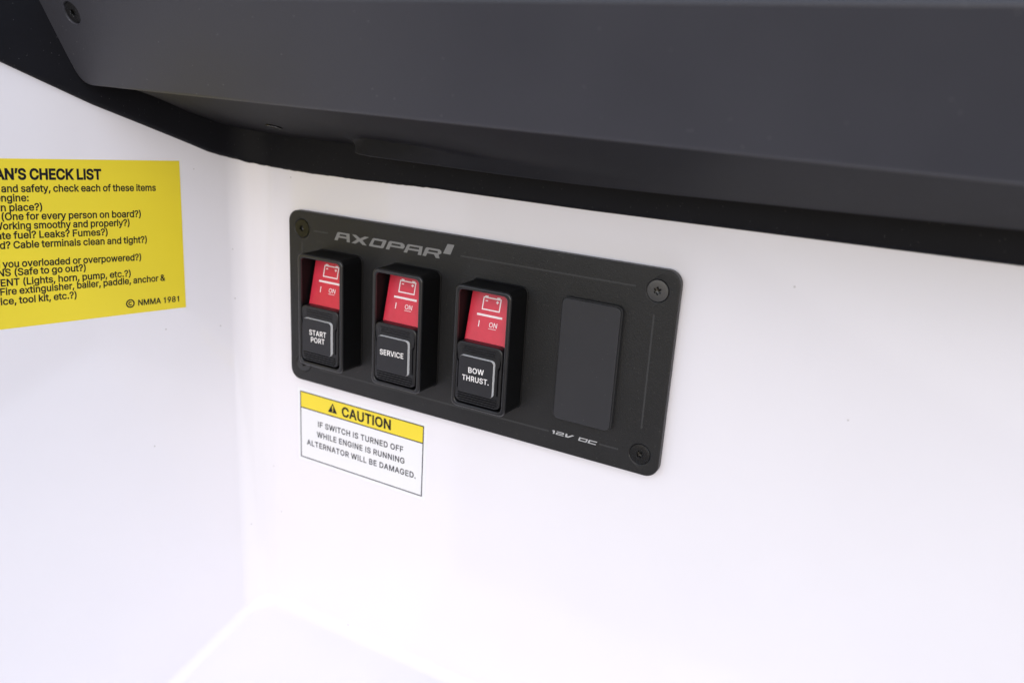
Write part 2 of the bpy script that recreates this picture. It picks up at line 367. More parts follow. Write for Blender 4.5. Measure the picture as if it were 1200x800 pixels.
    'S': [447,[[[224,-9],[188,-7],[156,-1],[128,9],[102,23],[81,40],[64,60],[51,83],[42,109],[38,137],[104,137],[108,118],[114,102],[123,88],[136,76],[150,66],[166,59],[185,53],[204,50],[224,49],[246,50],[267,54],[286,60],[303,69],[317,79],[329,92],[338,106],[344,122],[346,139],[344,154],[340,168],[332,179],[322,189],[310,197],[296,205],[245,222],[184,239],[145,253],[112,269],[86,289],[67,313],[56,341],[52,372],[54,400],[62,425],[75,448],[92,468],[113,484],[138,498],[165,508],[195,514],[227,516],[259,514],[289,508],[316,498],[340,484],[360,468],[377,449],[390,427],[398,403],[401,378],[337,378],[332,402],[320,421],[302,437],[280,449],[254,456],[225,459],[204,457],[185,454],[167,448],[152,440],[139,430],[129,418],[121,405],[117,391],[115,376],[117,359],[122,345],[131,334],[142,324],[155,315],[169,308],[212,293],[264,279],[312,264],[328,256],[344,248],[359,238],[372,226],[384,213],[395,198],[402,180],[407,161],[408,139],[406,112],[399,87],[386,64],[370,43],[349,25],[323,11],[294,0],[261,-7]]]],
    'T': [449,[[[32,452],[32,509],[417,509],[417,452],[257,452],[257,0],[193,0],[193,452]]]],
    'U': [517,[[[259,-8],[220,-6],[186,2],[154,15],[126,33],[103,55],[85,80],[71,108],[63,140],[60,173],[60,509],[124,509],[124,178],[126,155],[132,133],[141,113],[153,95],[169,80],[187,68],[208,59],[232,53],[259,52],[285,53],[309,59],[331,68],[349,80],[364,95],[377,113],[385,133],[391,155],[393,178],[393,509],[457,509],[457,173],[454,140],[446,108],[433,80],[414,55],[391,33],[363,15],[332,2],[297,-6]]]],
    'V': [480,[[[204,0],[16,509],[84,509],[192,206],[215,137],[248,31],[235,31],[267,138],[290,206],[395,509],[463,509],[278,0]]]],
    'W': [686,[[[155,0],[16,509],[82,509],[163,196],[175,145],[187,94],[197,40],[189,40],[200,94],[211,145],[224,196],[306,509],[380,509],[462,196],[474,145],[486,94],[497,40],[488,40],[499,94],[510,145],[523,196],[603,509],[670,509],[530,0],[455,0],[368,323],[351,391],[336,475],[350,475],[335,395],[318,323],[230,0]]]],
    'Y': [472,[[[203,0],[203,208],[16,509],[91,509],[192,344],[222,292],[250,230],[224,230],[251,293],[280,344],[381,509],[455,509],[268,208],[268,0]]]],
    'a': [389,[[[160,-9],[137,-7],[115,-3],[94,5],[76,15],[60,29],[48,45],[38,63],[32,84],[30,108],[32,128],[36,146],[43,161],[53,174],[64,184],[78,193],[92,200],[108,206],[125,211],[178,220],[234,227],[265,235],[276,255],[276,257],[275,272],[272,285],[267,297],[260,307],[251,315],[240,322],[227,327],[212,330],[196,331],[178,330],[163,327],[149,322],[118,301],[100,274],[41,291],[51,313],[64,331],[79,346],[95,358],[114,368],[133,375],[153,380],[173,383],[194,384],[239,379],[255,375],[271,369],[286,360],[300,350],[312,336],[322,320],[330,301],[335,278],[337,251],[337,0],[277,0],[277,52],[272,52],[252,25],[242,16],[229,8],[215,1],[199,-4],[181,-7]],[[170,45],[192,47],[211,51],[228,59],[242,68],[254,80],[263,93],[270,108],[274,122],[276,138],[276,190],[259,182],[231,176],[200,171],[175,168],[134,159],[122,153],[112,147],[103,139],[97,130],[93,118],[92,105],[93,93],[96,82],[102,72],[109,64],[119,57],[130,52],[142,48],[156,46]]]],
    'b': [424,[[[229,-8],[208,-7],[189,-3],[172,4],[159,12],[147,21],[138,31],[118,59],[112,59],[112,0],[53,0],[53,509],[114,509],[114,319],[118,319],[137,346],[147,355],[158,364],[171,373],[188,379],[207,383],[229,384],[259,382],[287,374],[313,361],[335,342],[354,320],[370,293],[381,261],[388,227],[390,189],[388,151],[381,116],[370,84],[355,57],[336,34],[313,16],[288,3],[260,-6]],[[220,47],[242,49],[262,55],[279,66],[294,80],[306,97],[316,117],[323,139],[327,163],[328,189],[327,215],[323,239],[316,261],[307,281],[295,298],[280,311],[262,322],[243,328],[220,330],[198,328],[178,322],[161,312],[147,299],[134,282],[125,263],[118,241],[114,216],[113,189],[114,162],[118,138],[125,115],[135,95],[147,78],[162,65],[179,55],[198,49]]]],
    'c': [396,[[[207,-8],[174,-5],[144,3],[117,16],[93,35],[72,58],[56,85],[44,116],[37,150],[34,187],[37,225],[44,260],[56,291],[72,318],[93,341],[117,360],[144,374],[174,382],[207,384],[226,384],[243,381],[260,377],[276,371],[291,364],[305,356],[318,346],[330,335],[340,322],[349,308],[356,293],[362,277],[303,262],[290,289],[270,311],[242,325],[207,330],[184,328],[163,321],[145,310],[130,296],[118,278],[108,258],[102,236],[98,212],[96,187],[98,163],[102,139],[108,117],[118,97],[130,80],[145,66],[163,55],[184,49],[207,46],[243,52],[271,66],[292,89],[304,117],[363,102],[357,86],[350,70],[341,56],[331,43],[319,32],[306,21],[292,12],[277,5],[261,-1],[244,-5],[226,-7]]]],
    'd': [424,[[[195,-8],[165,-6],[137,3],[111,16],[89,34],[70,57],[55,84],[43,116],[36,151],[34,189],[36,227],[43,261],[55,293],[70,320],[89,342],[112,361],[137,374],[165,382],[196,384],[218,383],[237,379],[253,373],[267,364],[278,355],[287,346],[306,319],[311,319],[311,509],[372,509],[372,0],[313,0],[313,59],[307,59],[287,31],[277,21],[266,12],[252,4],[236,-3],[217,-7]],[[205,47],[226,49],[246,55],[263,65],[278,78],[290,95],[299,115],[306,138],[310,162],[312,189],[310,216],[306,241],[300,263],[290,282],[278,299],[263,312],[246,322],[227,328],[205,330],[182,328],[162,322],[145,311],[130,298],[118,281],[108,261],[102,239],[98,215],[96,189],[98,163],[102,139],[109,117],[118,97],[130,80],[145,66],[162,55],[182,49]]]],
    'e': [404,[[[212,-8],[177,-5],[145,3],[117,16],[92,35],[72,58],[56,85],[44,116],[37,150],[34,187],[36,224],[44,258],[55,290],[71,317],[91,340],[115,359],[142,373],[172,382],[205,384],[226,383],[246,380],[266,374],[285,366],[303,355],[319,341],[334,324],[347,305],[357,282],[365,256],[370,227],[371,194],[371,169],[75,169],[75,221],[338,221],[310,202],[308,226],[304,248],[298,269],[288,286],[277,301],[263,314],[246,323],[227,328],[205,330],[183,328],[164,323],[146,313],[131,301],[119,286],[109,270],[102,251],[97,231],[96,211],[96,178],[98,151],[102,127],[110,106],[121,88],[135,73],[151,61],[169,53],[190,48],[212,46],[227,47],[241,49],[254,53],[265,58],[276,65],[285,73],[294,82],[300,93],[306,105],[365,91],[358,72],[348,55],[335,39],[320,26],[302,14],[283,4],[261,-3],[237,-7]]]],
    'f': [254,[[[228,379],[228,327],[6,327],[6,379]],[[81,0],[81,432],[82,452],[87,470],[96,486],[107,499],[120,510],[135,519],[152,525],[169,529],[187,530],[222,527],[243,521],[227,468],[215,472],[195,474],[178,472],[164,468],[154,460],[147,449],[143,435],[142,419],[142,0]]]],
    'g': [425,[[[207,-151],[180,-149],[156,-146],[134,-140],[114,-132],[97,-122],[82,-110],[70,-97],[59,-84],[51,-69],[101,-41],[122,-66],[131,-74],[142,-82],[154,-88],[169,-93],[187,-96],[207,-97],[236,-95],[261,-87],[282,-75],[298,-58],[308,-34],[311,-6],[311,68],[306,68],[287,41],[277,32],[266,23],[252,16],[236,10],[217,6],[195,5],[165,7],[138,14],[113,27],[90,43],[71,65],[55,90],[43,120],[36,154],[34,191],[36,229],[43,263],[55,293],[71,320],[90,342],[112,361],[138,374],[166,382],[196,384],[218,383],[237,379],[253,373],[267,365],[279,356],[288,346],[308,319],[313,319],[313,379],[372,379],[372,-9],[370,-40],[363,-67],[350,-90],[334,-109],[314,-124],[291,-136],[265,-144],[237,-149]],[[205,59],[227,61],[246,66],[264,75],[278,87],[290,103],[300,121],[307,142],[311,166],[312,193],[311,219],[307,242],[300,264],[291,283],[279,299],[264,312],[247,322],[227,328],[205,330],[182,328],[163,322],[145,312],[130,298],[118,282],[109,262],[102,241],[98,218],[96,193],[98,167],[102,144],[109,123],[118,104],[131,88],[145,76],[163,66],[183,61]]]],
    'h': [410,[[[114,227],[114,0],[53,0],[53,509],[114,509],[114,287],[102,287],[116,319],[132,344],[152,362],[175,374],[200,382],[227,384],[252,383],[275,377],[295,369],[313,356],[328,340],[341,321],[350,298],[355,271],[357,240],[357,0],[296,0],[296,235],[293,263],[286,286],[273,304],[256,318],[235,326],[210,329],[192,328],[176,324],[161,317],[147,308],[136,297],[126,283],[119,266],[115,248]]]],
    'i': [167,[[[53,0],[53,379],[114,379],[114,0]],[[84,443],[73,444],[63,448],[54,455],[47,463],[43,472],[41,483],[43,494],[47,504],[54,512],[63,518],[73,522],[84,524],[95,522],[105,518],[114,512],[121,504],[125,494],[126,483],[125,472],[121,463],[114,455],[105,448],[95,444]]]],
    'k': [381,[[[110,137],[110,212],[121,212],[284,379],[360,379],[184,199],[177,199]],[[53,0],[53,509],[114,509],[114,0]],[[294,0],[148,186],[191,229],[372,0]]]],
    'l': [167,[[[53,0],[53,509],[114,509],[114,0]]]],
    'm': [610,[[[53,0],[53,379],[112,379],[112,295],[108,295],[114,314],[122,331],[132,346],[144,358],[158,368],[172,376],[187,382],[203,385],[219,386],[245,383],[268,375],[287,361],[303,342],[314,320],[321,295],[312,295],[318,312],[326,329],[337,343],[350,356],[364,366],[381,375],[398,381],[417,385],[437,386],[458,385],[478,380],[497,372],[514,361],[529,346],[541,328],[550,307],[555,283],[557,255],[557,0],[496,0],[496,254],[493,279],[485,298],[473,313],[456,323],[438,329],[419,330],[402,329],[387,326],[374,320],[363,312],[353,302],[345,290],[340,277],[336,263],[335,247],[335,0],[274,0],[274,260],[272,280],[265,297],[253,311],[238,322],[220,328],[199,330],[185,329],[171,326],[158,320],[145,312],[135,302],[126,289],[119,274],[115,257],[114,238],[114,0]]]],
    'n': [410,[[[114,227],[114,0],[53,0],[53,379],[112,379],[112,287],[102,287],[116,319],[132,344],[152,362],[175,374],[200,382],[227,384],[252,383],[275,377],[295,369],[313,356],[328,340],[341,321],[350,298],[355,271],[357,240],[357,0],[296,0],[296,235],[293,263],[286,286],[273,304],[256,318],[235,326],[210,329],[192,328],[176,324],[161,317],[147,308],[136,297],[126,283],[119,266],[115,248]]]],
    'o': [415,[[[207,-8],[174,-5],[144,3],[117,16],[93,35],[72,58],[56,85],[44,116],[37,150],[34,187],[37,225],[44,260],[56,291],[72,318],[93,341],[117,360],[144,374],[174,382],[207,384],[241,382],[271,374],[299,360],[323,341],[343,318],[359,291],[371,260],[379,225],[381,187],[379,150],[371,116],[359,85],[343,58],[323,35],[299,16],[271,3],[241,-5]],[[207,46],[231,49],[252,55],[270,66],[285,80],[298,97],[307,117],[314,139],[318,163],[319,187],[318,212],[314,236],[307,258],[298,278],[285,296],[270,310],[252,321],[231,328],[207,330],[184,328],[163,321],[145,310],[130,296],[118,278],[108,258],[102,236],[98,212],[96,187],[98,163],[102,139],[108,117],[118,97],[130,80],[145,66],[163,55],[184,49]]]],
    'p': [424,[[[53,-143],[53,379],[112,379],[112,319],[118,319],[137,346],[147,355],[158,364],[171,373],[188,379],[207,383],[229,384],[259,382],[287,374],[313,361],[335,342],[354,320],[370,293],[381,261],[388,227],[390,189],[388,151],[381,116],[370,84],[355,57],[336,34],[313,16],[288,3],[260,-6],[229,-8],[208,-7],[189,-3],[173,4],[159,12],[147,21],[138,31],[118,59],[114,59],[114,-143]],[[220,47],[242,49],[262,55],[279,66],[294,80],[306,97],[316,117],[323,139],[327,163],[328,189],[327,215],[323,239],[316,261],[307,281],[295,298],[280,311],[262,322],[243,328],[220,330],[198,328],[178,322],[161,312],[147,299],[134,282],[125,263],[118,241],[114,216],[113,189],[114,162],[118,138],[125,115],[135,95],[147,78],[162,65],[179,55],[198,49]]]],
    'q': [424,[[[372,-143],[311,-143],[311,59],[306,59],[287,31],[277,21],[266,12],[252,4],[236,-3],[217,-7],[195,-8],[165,-6],[137,3],[111,16],[89,34],[70,57],[55,84],[43,116],[36,151],[34,189],[36,227],[43,261],[55,293],[70,320],[89,342],[112,361],[137,374],[165,382],[196,384],[218,383],[237,379],[253,373],[267,364],[278,355],[287,346],[307,319],[313,319],[313,379],[372,379]],[[205,47],[226,49],[246,55],[263,65],[278,78],[290,95],[299,115],[306,138],[310,162],[312,189],[310,216],[306,241],[300,263],[290,282],[278,299],[263,312],[246,322],[227,328],[205,330],[182,328],[162,322],[145,311],[130,298],[118,281],[108,261],[102,239],[98,215],[96,189],[98,163],[102,139],[109,117],[118,97],[130,80],[145,66],[162,55],[182,49]]]],
    'r': [259,[[[53,0],[53,379],[112,379],[112,321],[115,321],[124,339],[137,354],[152,367],[171,377],[191,383],[213,385],[229,384],[243,384],[243,322],[230,324],[207,326],[190,324],[174,321],[159,315],[146,306],[135,296],[126,284],[119,269],[115,254],[114,237],[114,0]]]],
    's': [365,[[[182,-8],[157,-7],[133,-3],[112,3],[93,12],[76,24],[62,38],[50,54],[41,73],[36,94],[94,107],[101,87],[111,72],[124,60],[141,52],[160,47],[181,45],[206,47],[227,53],[244,62],[258,74],[265,88],[268,103],[266,115],[262,126],[254,136],[243,144],[229,150],[212,155],[149,170],[118,180],[92,192],[72,208],[58,227],[50,249],[47,274],[49,295],[55,314],[65,332],[79,347],[95,360],[115,370],[137,378],[161,383],[187,384],[212,383],[234,379],[254,372],[271,363],[286,352],[299,339],[309,324],[318,308],[324,290],[268,277],[262,291],[254,304],[243,316],[228,325],[210,331],[187,333],[166,331],[147,326],[131,317],[119,305],[111,292],[109,277],[110,264],[115,253],[124,243],[136,235],[152,229],[172,223],[229,209],[261,200],[287,187],[306,171],[320,153],[328,131],[331,107],[329,85],[323,65],[312,47],[298,31],[281,18],[260,6],[236,-2],[210,-7]]]],
    't': [227,[[[204,379],[204,327],[6,327],[6,379]],[[65,471],[126,471],[126,98],[127,83],[130,70],[136,61],[144,55],[156,51],[170,50],[185,51],[202,54],[213,2],[192,-3],[168,-4],[138,-1],[113,7],[92,21],[77,41],[68,64],[65,93]]]],
    'u': [410,[[[182,-5],[158,-3],[135,2],[115,11],[97,23],[82,39],[69,59],[60,82],[54,109],[53,139],[53,379],[114,379],[114,144],[116,117],[124,94],[137,75],[154,61],[175,53],[200,50],[218,51],[234,55],[249,62],[263,71],[274,83],[283,97],[290,113],[295,132],[296,153],[296,379],[357,379],[357,0],[298,0],[298,92],[307,92],[294,60],[277,35],[257,17],[234,5],[209,-3]]]],
    'v': [389,[[[163,0],[17,379],[84,379],[165,155],[187,87],[206,21],[184,21],[203,87],[224,155],[305,379],[371,379],[226,0]]]],
    'w': [567,[[[138,0],[23,379],[87,379],[133,214],[154,137],[175,41],[165,41],[186,135],[206,214],[252,379],[316,379],[362,214],[382,136],[402,41],[391,41],[413,135],[434,214],[480,379],[545,379],[429,0],[368,0],[319,172],[305,225],[291,280],[277,338],[291,338],[277,280],[263,225],[248,172],[199,0]]]],
    'x': [379,[[[21,0],[171,218],[171,171],[29,379],[100,379],[147,306],[179,253],[207,206],[175,206],[202,253],[233,306],[282,379],[352,379],[209,169],[209,214],[358,0],[287,0],[231,85],[200,136],[173,182],[205,182],[178,136],[148,85],[91,0]]]],
    'y': [389,[[[47,-139],[61,-86],[71,-87],[104,-89],[113,-86],[122,-81],[130,-74],[138,-64],[145,-51],[151,-36],[163,-1],[17,379],[84,379],[165,155],[187,87],[206,21],[184,21],[202,87],[224,155],[305,379],[371,379],[204,-58],[196,-77],[187,-93],[177,-107],[165,-119],[153,-128],[139,-136],[125,-141],[109,-144],[91,-145],[65,-143]]]],
    '’': [177,[[[52,318],[82,509],[151,509],[98,318]]]],
}

def area(p):
    return sum(p[i][0] * p[(i + 1) % len(p)][1] - p[(i + 1) % len(p)][0] * p[i][1] for i in range(len(p))) / 2

def grow(p, d):
    """moves a contour's edges outwards by d (contours run so that ink lies on one side)"""
    n = len(p)
    out = []
    for i in range(n):
        x0, y0 = p[i - 1]
        x1, y1 = p[i]
        x2, y2 = p[(i + 1) % n]
        ax, ay, bx, by = x1 - x0, y1 - y0, x2 - x1, y2 - y1
        la, lb = math.hypot(ax, ay) or 1, math.hypot(bx, by) or 1
        n1 = (ay / la, -ax / la)
        n2 = (by / lb, -bx / lb)
        mx, my = n1[0] + n2[0], n1[1] + n2[1]
        q = mx * mx + my * my
        k = 2 * d / q if q > 0.5 else d
        out.append((x1 + mx * k, y1 + my * k))
    return out

def triangulate(contours, rule):
    """constrained triangulation of outlines in their own units; keeps what the fill rule calls ink"""
    vs, es = [], []
    for c in contours:
        n0 = len(vs)
        vs += [Vector((x, y)) for x, y in c]
        es += [(n0 + i, n0 + (i + 1) % len(c)) for i in range(len(c))]
    out = delaunay_2d_cdt(vs, es, [], 0, 1e-4)
    pv, tris = out[0], out[2]
    keep = []
    for t in tris:
        x = sum(pv[k][0] for k in t) / len(t)
        y = sum(pv[k][1] for k in t) / len(t)
        wind = 0
        for c in contours:
            for i in range(len(c)):
                x0, y0 = c[i]
                x1, y1 = c[(i + 1) % len(c)]
                if (y0 <= y) != (y1 <= y):
                    if x0 + (y - y0) / (y1 - y0) * (x1 - x0) > x:
                        wind += 1 if y1 > y0 else -1
        if (wind % 2 if rule == 'odd' else wind):
            keep.append(t)
    return [(p[0], p[1]) for p in pv], keep

def ink_into(bm, groups, frame, h, rule='odd'):
    """fills outlines (with holes) as ink lying h above a sheet"""
    for g in groups:
        pv, tris = triangulate([[(x * 100, y * 100) for x, y in c] for c in g], rule)
        vv = {}
        for t in tris:
            for k in t:
                if k not in vv:
                    vv[k] = bm.verts.new(frame.at(pv[k][0] / 100, pv[k][1] / 100, h))
        for t in tris:
            bm.faces.new([vv[k] for k in t])

GLYPH_TRIS = {}
def glyph_tris(ch, bold):
    """glyph as (advance, vertices, triangles) in font units"""
    if (ch, bold) not in GLYPH_TRIS:
        adv, cs = GLYPHS[ch]
        cs = [[tuple(q) for q in c] for c in cs]
        big = max(cs, key=lambda c: abs(area(c)))
        if area(big) < 0:
            cs = [c[::-1] for c in cs]
        if bold:
            cs = [grow(c, bold) for c in cs]
        pv, tris = triangulate(cs, 'nonzero')
        GLYPH_TRIS[(ch, bold)] = (adv, pv, tris)
    return GLYPH_TRIS[(ch, bold)]

def text_into(bm, frame, s, p0, p1, cap, bold=0, before="", h=0.03, track=0):
    """writes s with its ink from p0 to p1 along the baseline in the frame; `before` runs on to the left of it"""
    def run(t):
        x = 0
        out = []
        for ch in t:
            if ch == ' ':
                x += 165 + track
                continue
            g = glyph_tris(ch, bold)
            out.append((x, g))
            x += g[0] + track
        return out, x
    items, _ = run(s)
    xs = [x + q[0] for x, g in items for q in g[1]]
    lo, hi = min(xs), max(xs)
    dx, dy = p1[0] - p0[0], p1[1] - p0[1]
    L = math.hypot(dx, dy)
    cx, cy = dx / L, dy / L
    k = L / (hi - lo)
    ky = cap / 509.0
    if before:
        gb, wb = run(before)
        items = items + [(x - wb, g) for x, g in gb]
    for x, g in items:
        vv = {}
        for t in g[2]:
            f = []
            for q in t:
                if q not in vv:
                    X, Y = (x + g[1][q][0] - lo) * k, g[1][q][1] * ky
                    vv[q] = bm.verts.new(frame.at(p0[0] + X * cx - Y * cy, p0[1] + X * cy + Y * cx, h))
                f.append(vv[q])
            bm.faces.new(f)

# ---------------------------------------------------------------- the white moulding (setting)
FW = 4.0                                     # the front wall stands at y = 4; the plate's face at y = 0
CORNER = Vector((-27.0, FW, 0.0))
DL = Vector((0.226, 0.974, 0.0)).normalized()       # along the side wall, towards the corner
NL = Vector((DL.y, -DL.x, 0.0))                     # out of the side wall
SIDE = Frame(CORNER, DL, (0, 0, 1))                 # a = -distance from the corner
FRONT = Frame((0, FW, 0), (1, 0, 0), (0, 0, 1))

def floor_z(P):
    return -219.0 - 0.56 * (FW - P[1])

def build_wall():
    bm = bmesh.new()
    top = 160.0
    def pt(P, z):
        return bm.verts.new((P[0], P[1], z))
    A = CORNER - DL * 330
    B = CORNER
    Cc = Vector((470.0, FW, 0))
    D = Vector((470.0, A.y, 0))
    at, bt, ct = pt(A, top), pt(B, top), pt(Cc, top)
    af, bf, cf, df = pt(A, floor_z(A)), pt(B, floor_z(B)), pt(Cc, floor_z(Cc)), pt(D, floor_z(D))
    bm.faces.new((at, af, bf, bt))
    bm.faces.new((bt, bf, cf, ct))
    bm.faces.new((af, df, cf, bf))
    bm.edges.ensure_lookup_table()
    inner = [e for e in bm.edges if len(e.link_faces) == 2]
    upright = [e for e in inner if abs(e.verts[0].co.x - e.verts[1].co.x) < 0.01 and abs(e.verts[0].co.y - e.verts[1].co.y) < 0.01]
    bmesh.ops.bevel(bm, geom=upright, offset=8.5, offset_type='OFFSET', segments=1, profile=0.5, affect='EDGES')
    bm.edges.ensure_lookup_table()
    inner = [e for e in bm.edges if len(e.link_faces) == 2]
    bmesh.ops.bevel(bm, geom=inner, offset=5.2, offset_type='OFFSET', segments=7, profile=0.5, affect='EDGES')
    bmesh.ops.recalc_face_normals(bm, faces=bm.faces[:])
    o = obj('wall', bm, M['gelcoat'], origin=(0, FW, 0), sharp=60)
    o['kind'] = 'structure'
    o['label'] = "glossy white moulded fibreglass walls and floor meeting in a rounded corner"
    return o
build_wall()

# plan path of the two walls (x, y, outward normal) with the rounded corner, for what runs along them
R_FIL = 20.0
def plan_path():
    half = math.acos(max(-1, min(1, (-DL).dot(Vector((1, 0, 0)))))) / 2       # half the inside angle
    tl = R_FIL / math.tan(half)
    p_side = CORNER - DL * tl
    centre = p_side + NL * R_FIL
    pts = []
    for lc in list(range(330, 24, -6)) + [22, 19, 16, 14]:
        if lc > tl + 1:
            pts.append((CORNER - DL * lc, NL.copy(), 'side', lc))
    a0 = math.atan2(-NL.y, -NL.x)
    a1 = math.radians(90)
    while a0 - a1 > math.pi: a0 -= 2 * math.pi
    while a1 - a0 > math.pi: a0 += 2 * math.pi
    for k in range(13):
        a = a0 + (a1 - a0) * k / 12
        d = Vector((math.cos(a), math.sin(a), 0))
        pts.append((centre + d * R_FIL, -d, 'arc', k / 12))
    x = p_side.x
    x0 = CORNER.x + tl
    xs = [x0 + 1.5 * k for k in range(1, 60)] + [x0 + 90 + 8 * k for k in range(50)]
    for xx in xs:
        if xx <= 465:
            pts.append((Vector((xx, FW, 0)), Vector((0, -1, 0)), 'front', xx))
    return pts
PATH = plan_path()

def table(pts, t):
    if t <= pts[0][0]:
        return pts[0][1]
    for (a, za), (b_, zb) in zip(pts, pts[1:]):
        if t <= b_:
            return za + (zb - za) * (t - a) / (b_ - a)
    return pts[-1][1]

def trim_low(kind, t):
    if kind == 'front':
        return table([(-15, 17.6), (-6, 17.3), (9, 17.0), (39, 17.0), (75, 17.6), (150, 17.2), (300, 18.0)], t)
    if kind == 'arc':
        return table([(0, 22.0), (0.2, 20.6), (0.45, 19.1), (0.7, 18.1), (1.0, 17.4)], t)
    return table([(15.9, 22.0), (22.3, 23.8), (30.3, 27.1), (38.1, 30.2), (54.6, 36.6), (71.6, 43.1), (104.2, 57.8), (330, 159.0)], t)

TRIM_T = 2.6
def build_trim():
    bm = bmesh.new()
    rng = random.Random(3)
    rows = []
    for P, n, kind, t in PATH:
        z = trim_low(kind, t)
        j = 0.0
        if kind == 'front' and t < 80:
            j = rng.choice((0, 0, 0, 0.12, -0.15, 0.3)) * (0.7 if t > 20 else 1)
        if kind == 'arc':
            j = rng.uniform(-0.2, 0.3)
        prof = [(-0.2, z + j), (0.35, z + j), (1.6, z + 0.25 + j * .5), (2.3, z + 0.8), (TRIM_T, z + 1.7), (TRIM_T, z + 6), (TRIM_T, z + 18), (TRIM_T, max(z + 30, 125.0)), (-0.2, max(z + 30, 125.0))]
        rows.append([bm.verts.new((P.x + n.x * d, P.y + n.y * d, zz)) for d, zz in prof])
    for a, b in zip(rows, rows[1:]):
        for k in range(len(a) - 1):
            bm.faces.new((a[k], a[k + 1], b[k + 1], b[k]))
    o = obj('edge_trim', bm, M['trim'], origin=(0, FW, 18), sharp=40)
    o['label'] = "matt black edge trim band running along the top of the white walls under the grey dashboard"
    o['category'] = "trim"
build_trim()

# ---------------------------------------------------------------- dashboard
dash = thing('dashboard', "dark grey satin dashboard overhanging the white wall, with a screw at its slanted left end",
             'dashboard', (120, -35, 28))

def ray_plane(px, py, o, n):
    d = Vector(((px - 600) / 972.0, (py - 400) / 972.0, 1.0))
    dw = Vector((sum(ROWS[i][k] * d[i] for i in range(3)) for k in range(3)))
    s = (Vector(o) - CAM).dot(n) / dw.dot(n)
    return CAM + dw * s

DASH_LEAN = 0.42
F0 = Vector((-42.0, -70.5, 50.4))                                   # lower left corner of the face
F_U = Vector((1.0, 0.0, -0.0133)).normalized()
F_V = Vector((0.0, -DASH_LEAN, 1.0)).normalized()
FACE = Frame(F0, F_U, F_V)
DASH_W, DASH_H = 400.0, 36.6
def face_top(a):
    return 34.4 + 0.0178 * a

def dash_outline(inset):
    """lower left corner rounded, left end slanting; in the face's own (a, b)"""
    sl = -0.165                                                      # the end leans this far left per millimetre of height
    d = inset
    def left(b):
        return sl * b + d * math.hypot(1, sl)
    r = 7.0
    pts = []
    # corner: between the bottom edge (b = d) and the slanted end
    ang = math.atan2(1, sl)                                          # direction of the end, upwards
    c0 = Vector((left(d), d))
    e1 = Vector((1, 0))
    e2 = Vector((math.cos(ang), math.sin(ang)))
    half = math.acos(e1.dot(e2)) / 2
    tl = r / math.tan(half) * (1 - d / 30)
    q1 = c0 + e1 * tl
    q2 = c0 + e2 * tl
    n = 8
    pts.append((DASH_W - d, face_top(DASH_W) - d))
    pts.append((left(face_top(0) - d), face_top(0) - d))
    for k in range(n + 1):
        t = k / n
        q = q2 * (1 - t) ** 2 + c0 * 2 * t * (1 - t) + q1 * t * t
        pts.append((q.x, q.y))
    pts.append((DASH_W - d, d))
    return pts

def build_face():
    bm = bmesh.new()
    R = 1.6
    rings = []
    for h, d in [(-9.0, 0.0), (-R, 0.0)] + [(-R + R * math.sin(math.radians(15 * k)), R * (1 - math.cos(math.radians(15 * k)))) for k in range(1, 7)]:
        rings.append([bm.verts.new(FACE.at(a, b, h)) for a, b in dash_outline(d)])
    for a, b in zip(rings, rings[1:]):
        bridge(bm, a, b)
    hole = [bm.verts.new(FACE.at(x, y, 0.0)) for x, y in circ(*SCREW_AB, 4.3, 28)]
    hole2 = [bm.verts.new(FACE.at(x, y, -0.5)) for x, y in circ(*SCREW_AB, 4.0, 28)]
    hole3 = [bm.verts.new(FACE.at(x, y, -3.0)) for x, y in circ(*SCREW_AB, 4.0, 28)]
    bridge(bm, hole, hole2)
    bridge(bm, hole2, hole3)
    bm.faces.new(hole3)
    fill_holes(bm, [rings[-1], hole])
    bm.faces.new(rings[0])
    return obj('fascia', bm, M['fascia'], dash, sharp=50)
sp = ray_plane(84, 15.5, F0, FACE.n) - F0
SCREW_AB = (sp.dot(FACE.u), sp.dot(FACE.v))
build_face()

def star(cx, cz, r, n=6, depth=0.62, rot=0.3, m=8):
    out = []
    for k in range(n * m):
        a = 2 * math.pi * k / (n * m)
        q = r * (1 - (1 - depth) * 0.5 * (1 - math.cos(n * a)))
        out.append((cx + q * math.cos(a + rot), cz + q * math.sin(a + rot)))
    return out

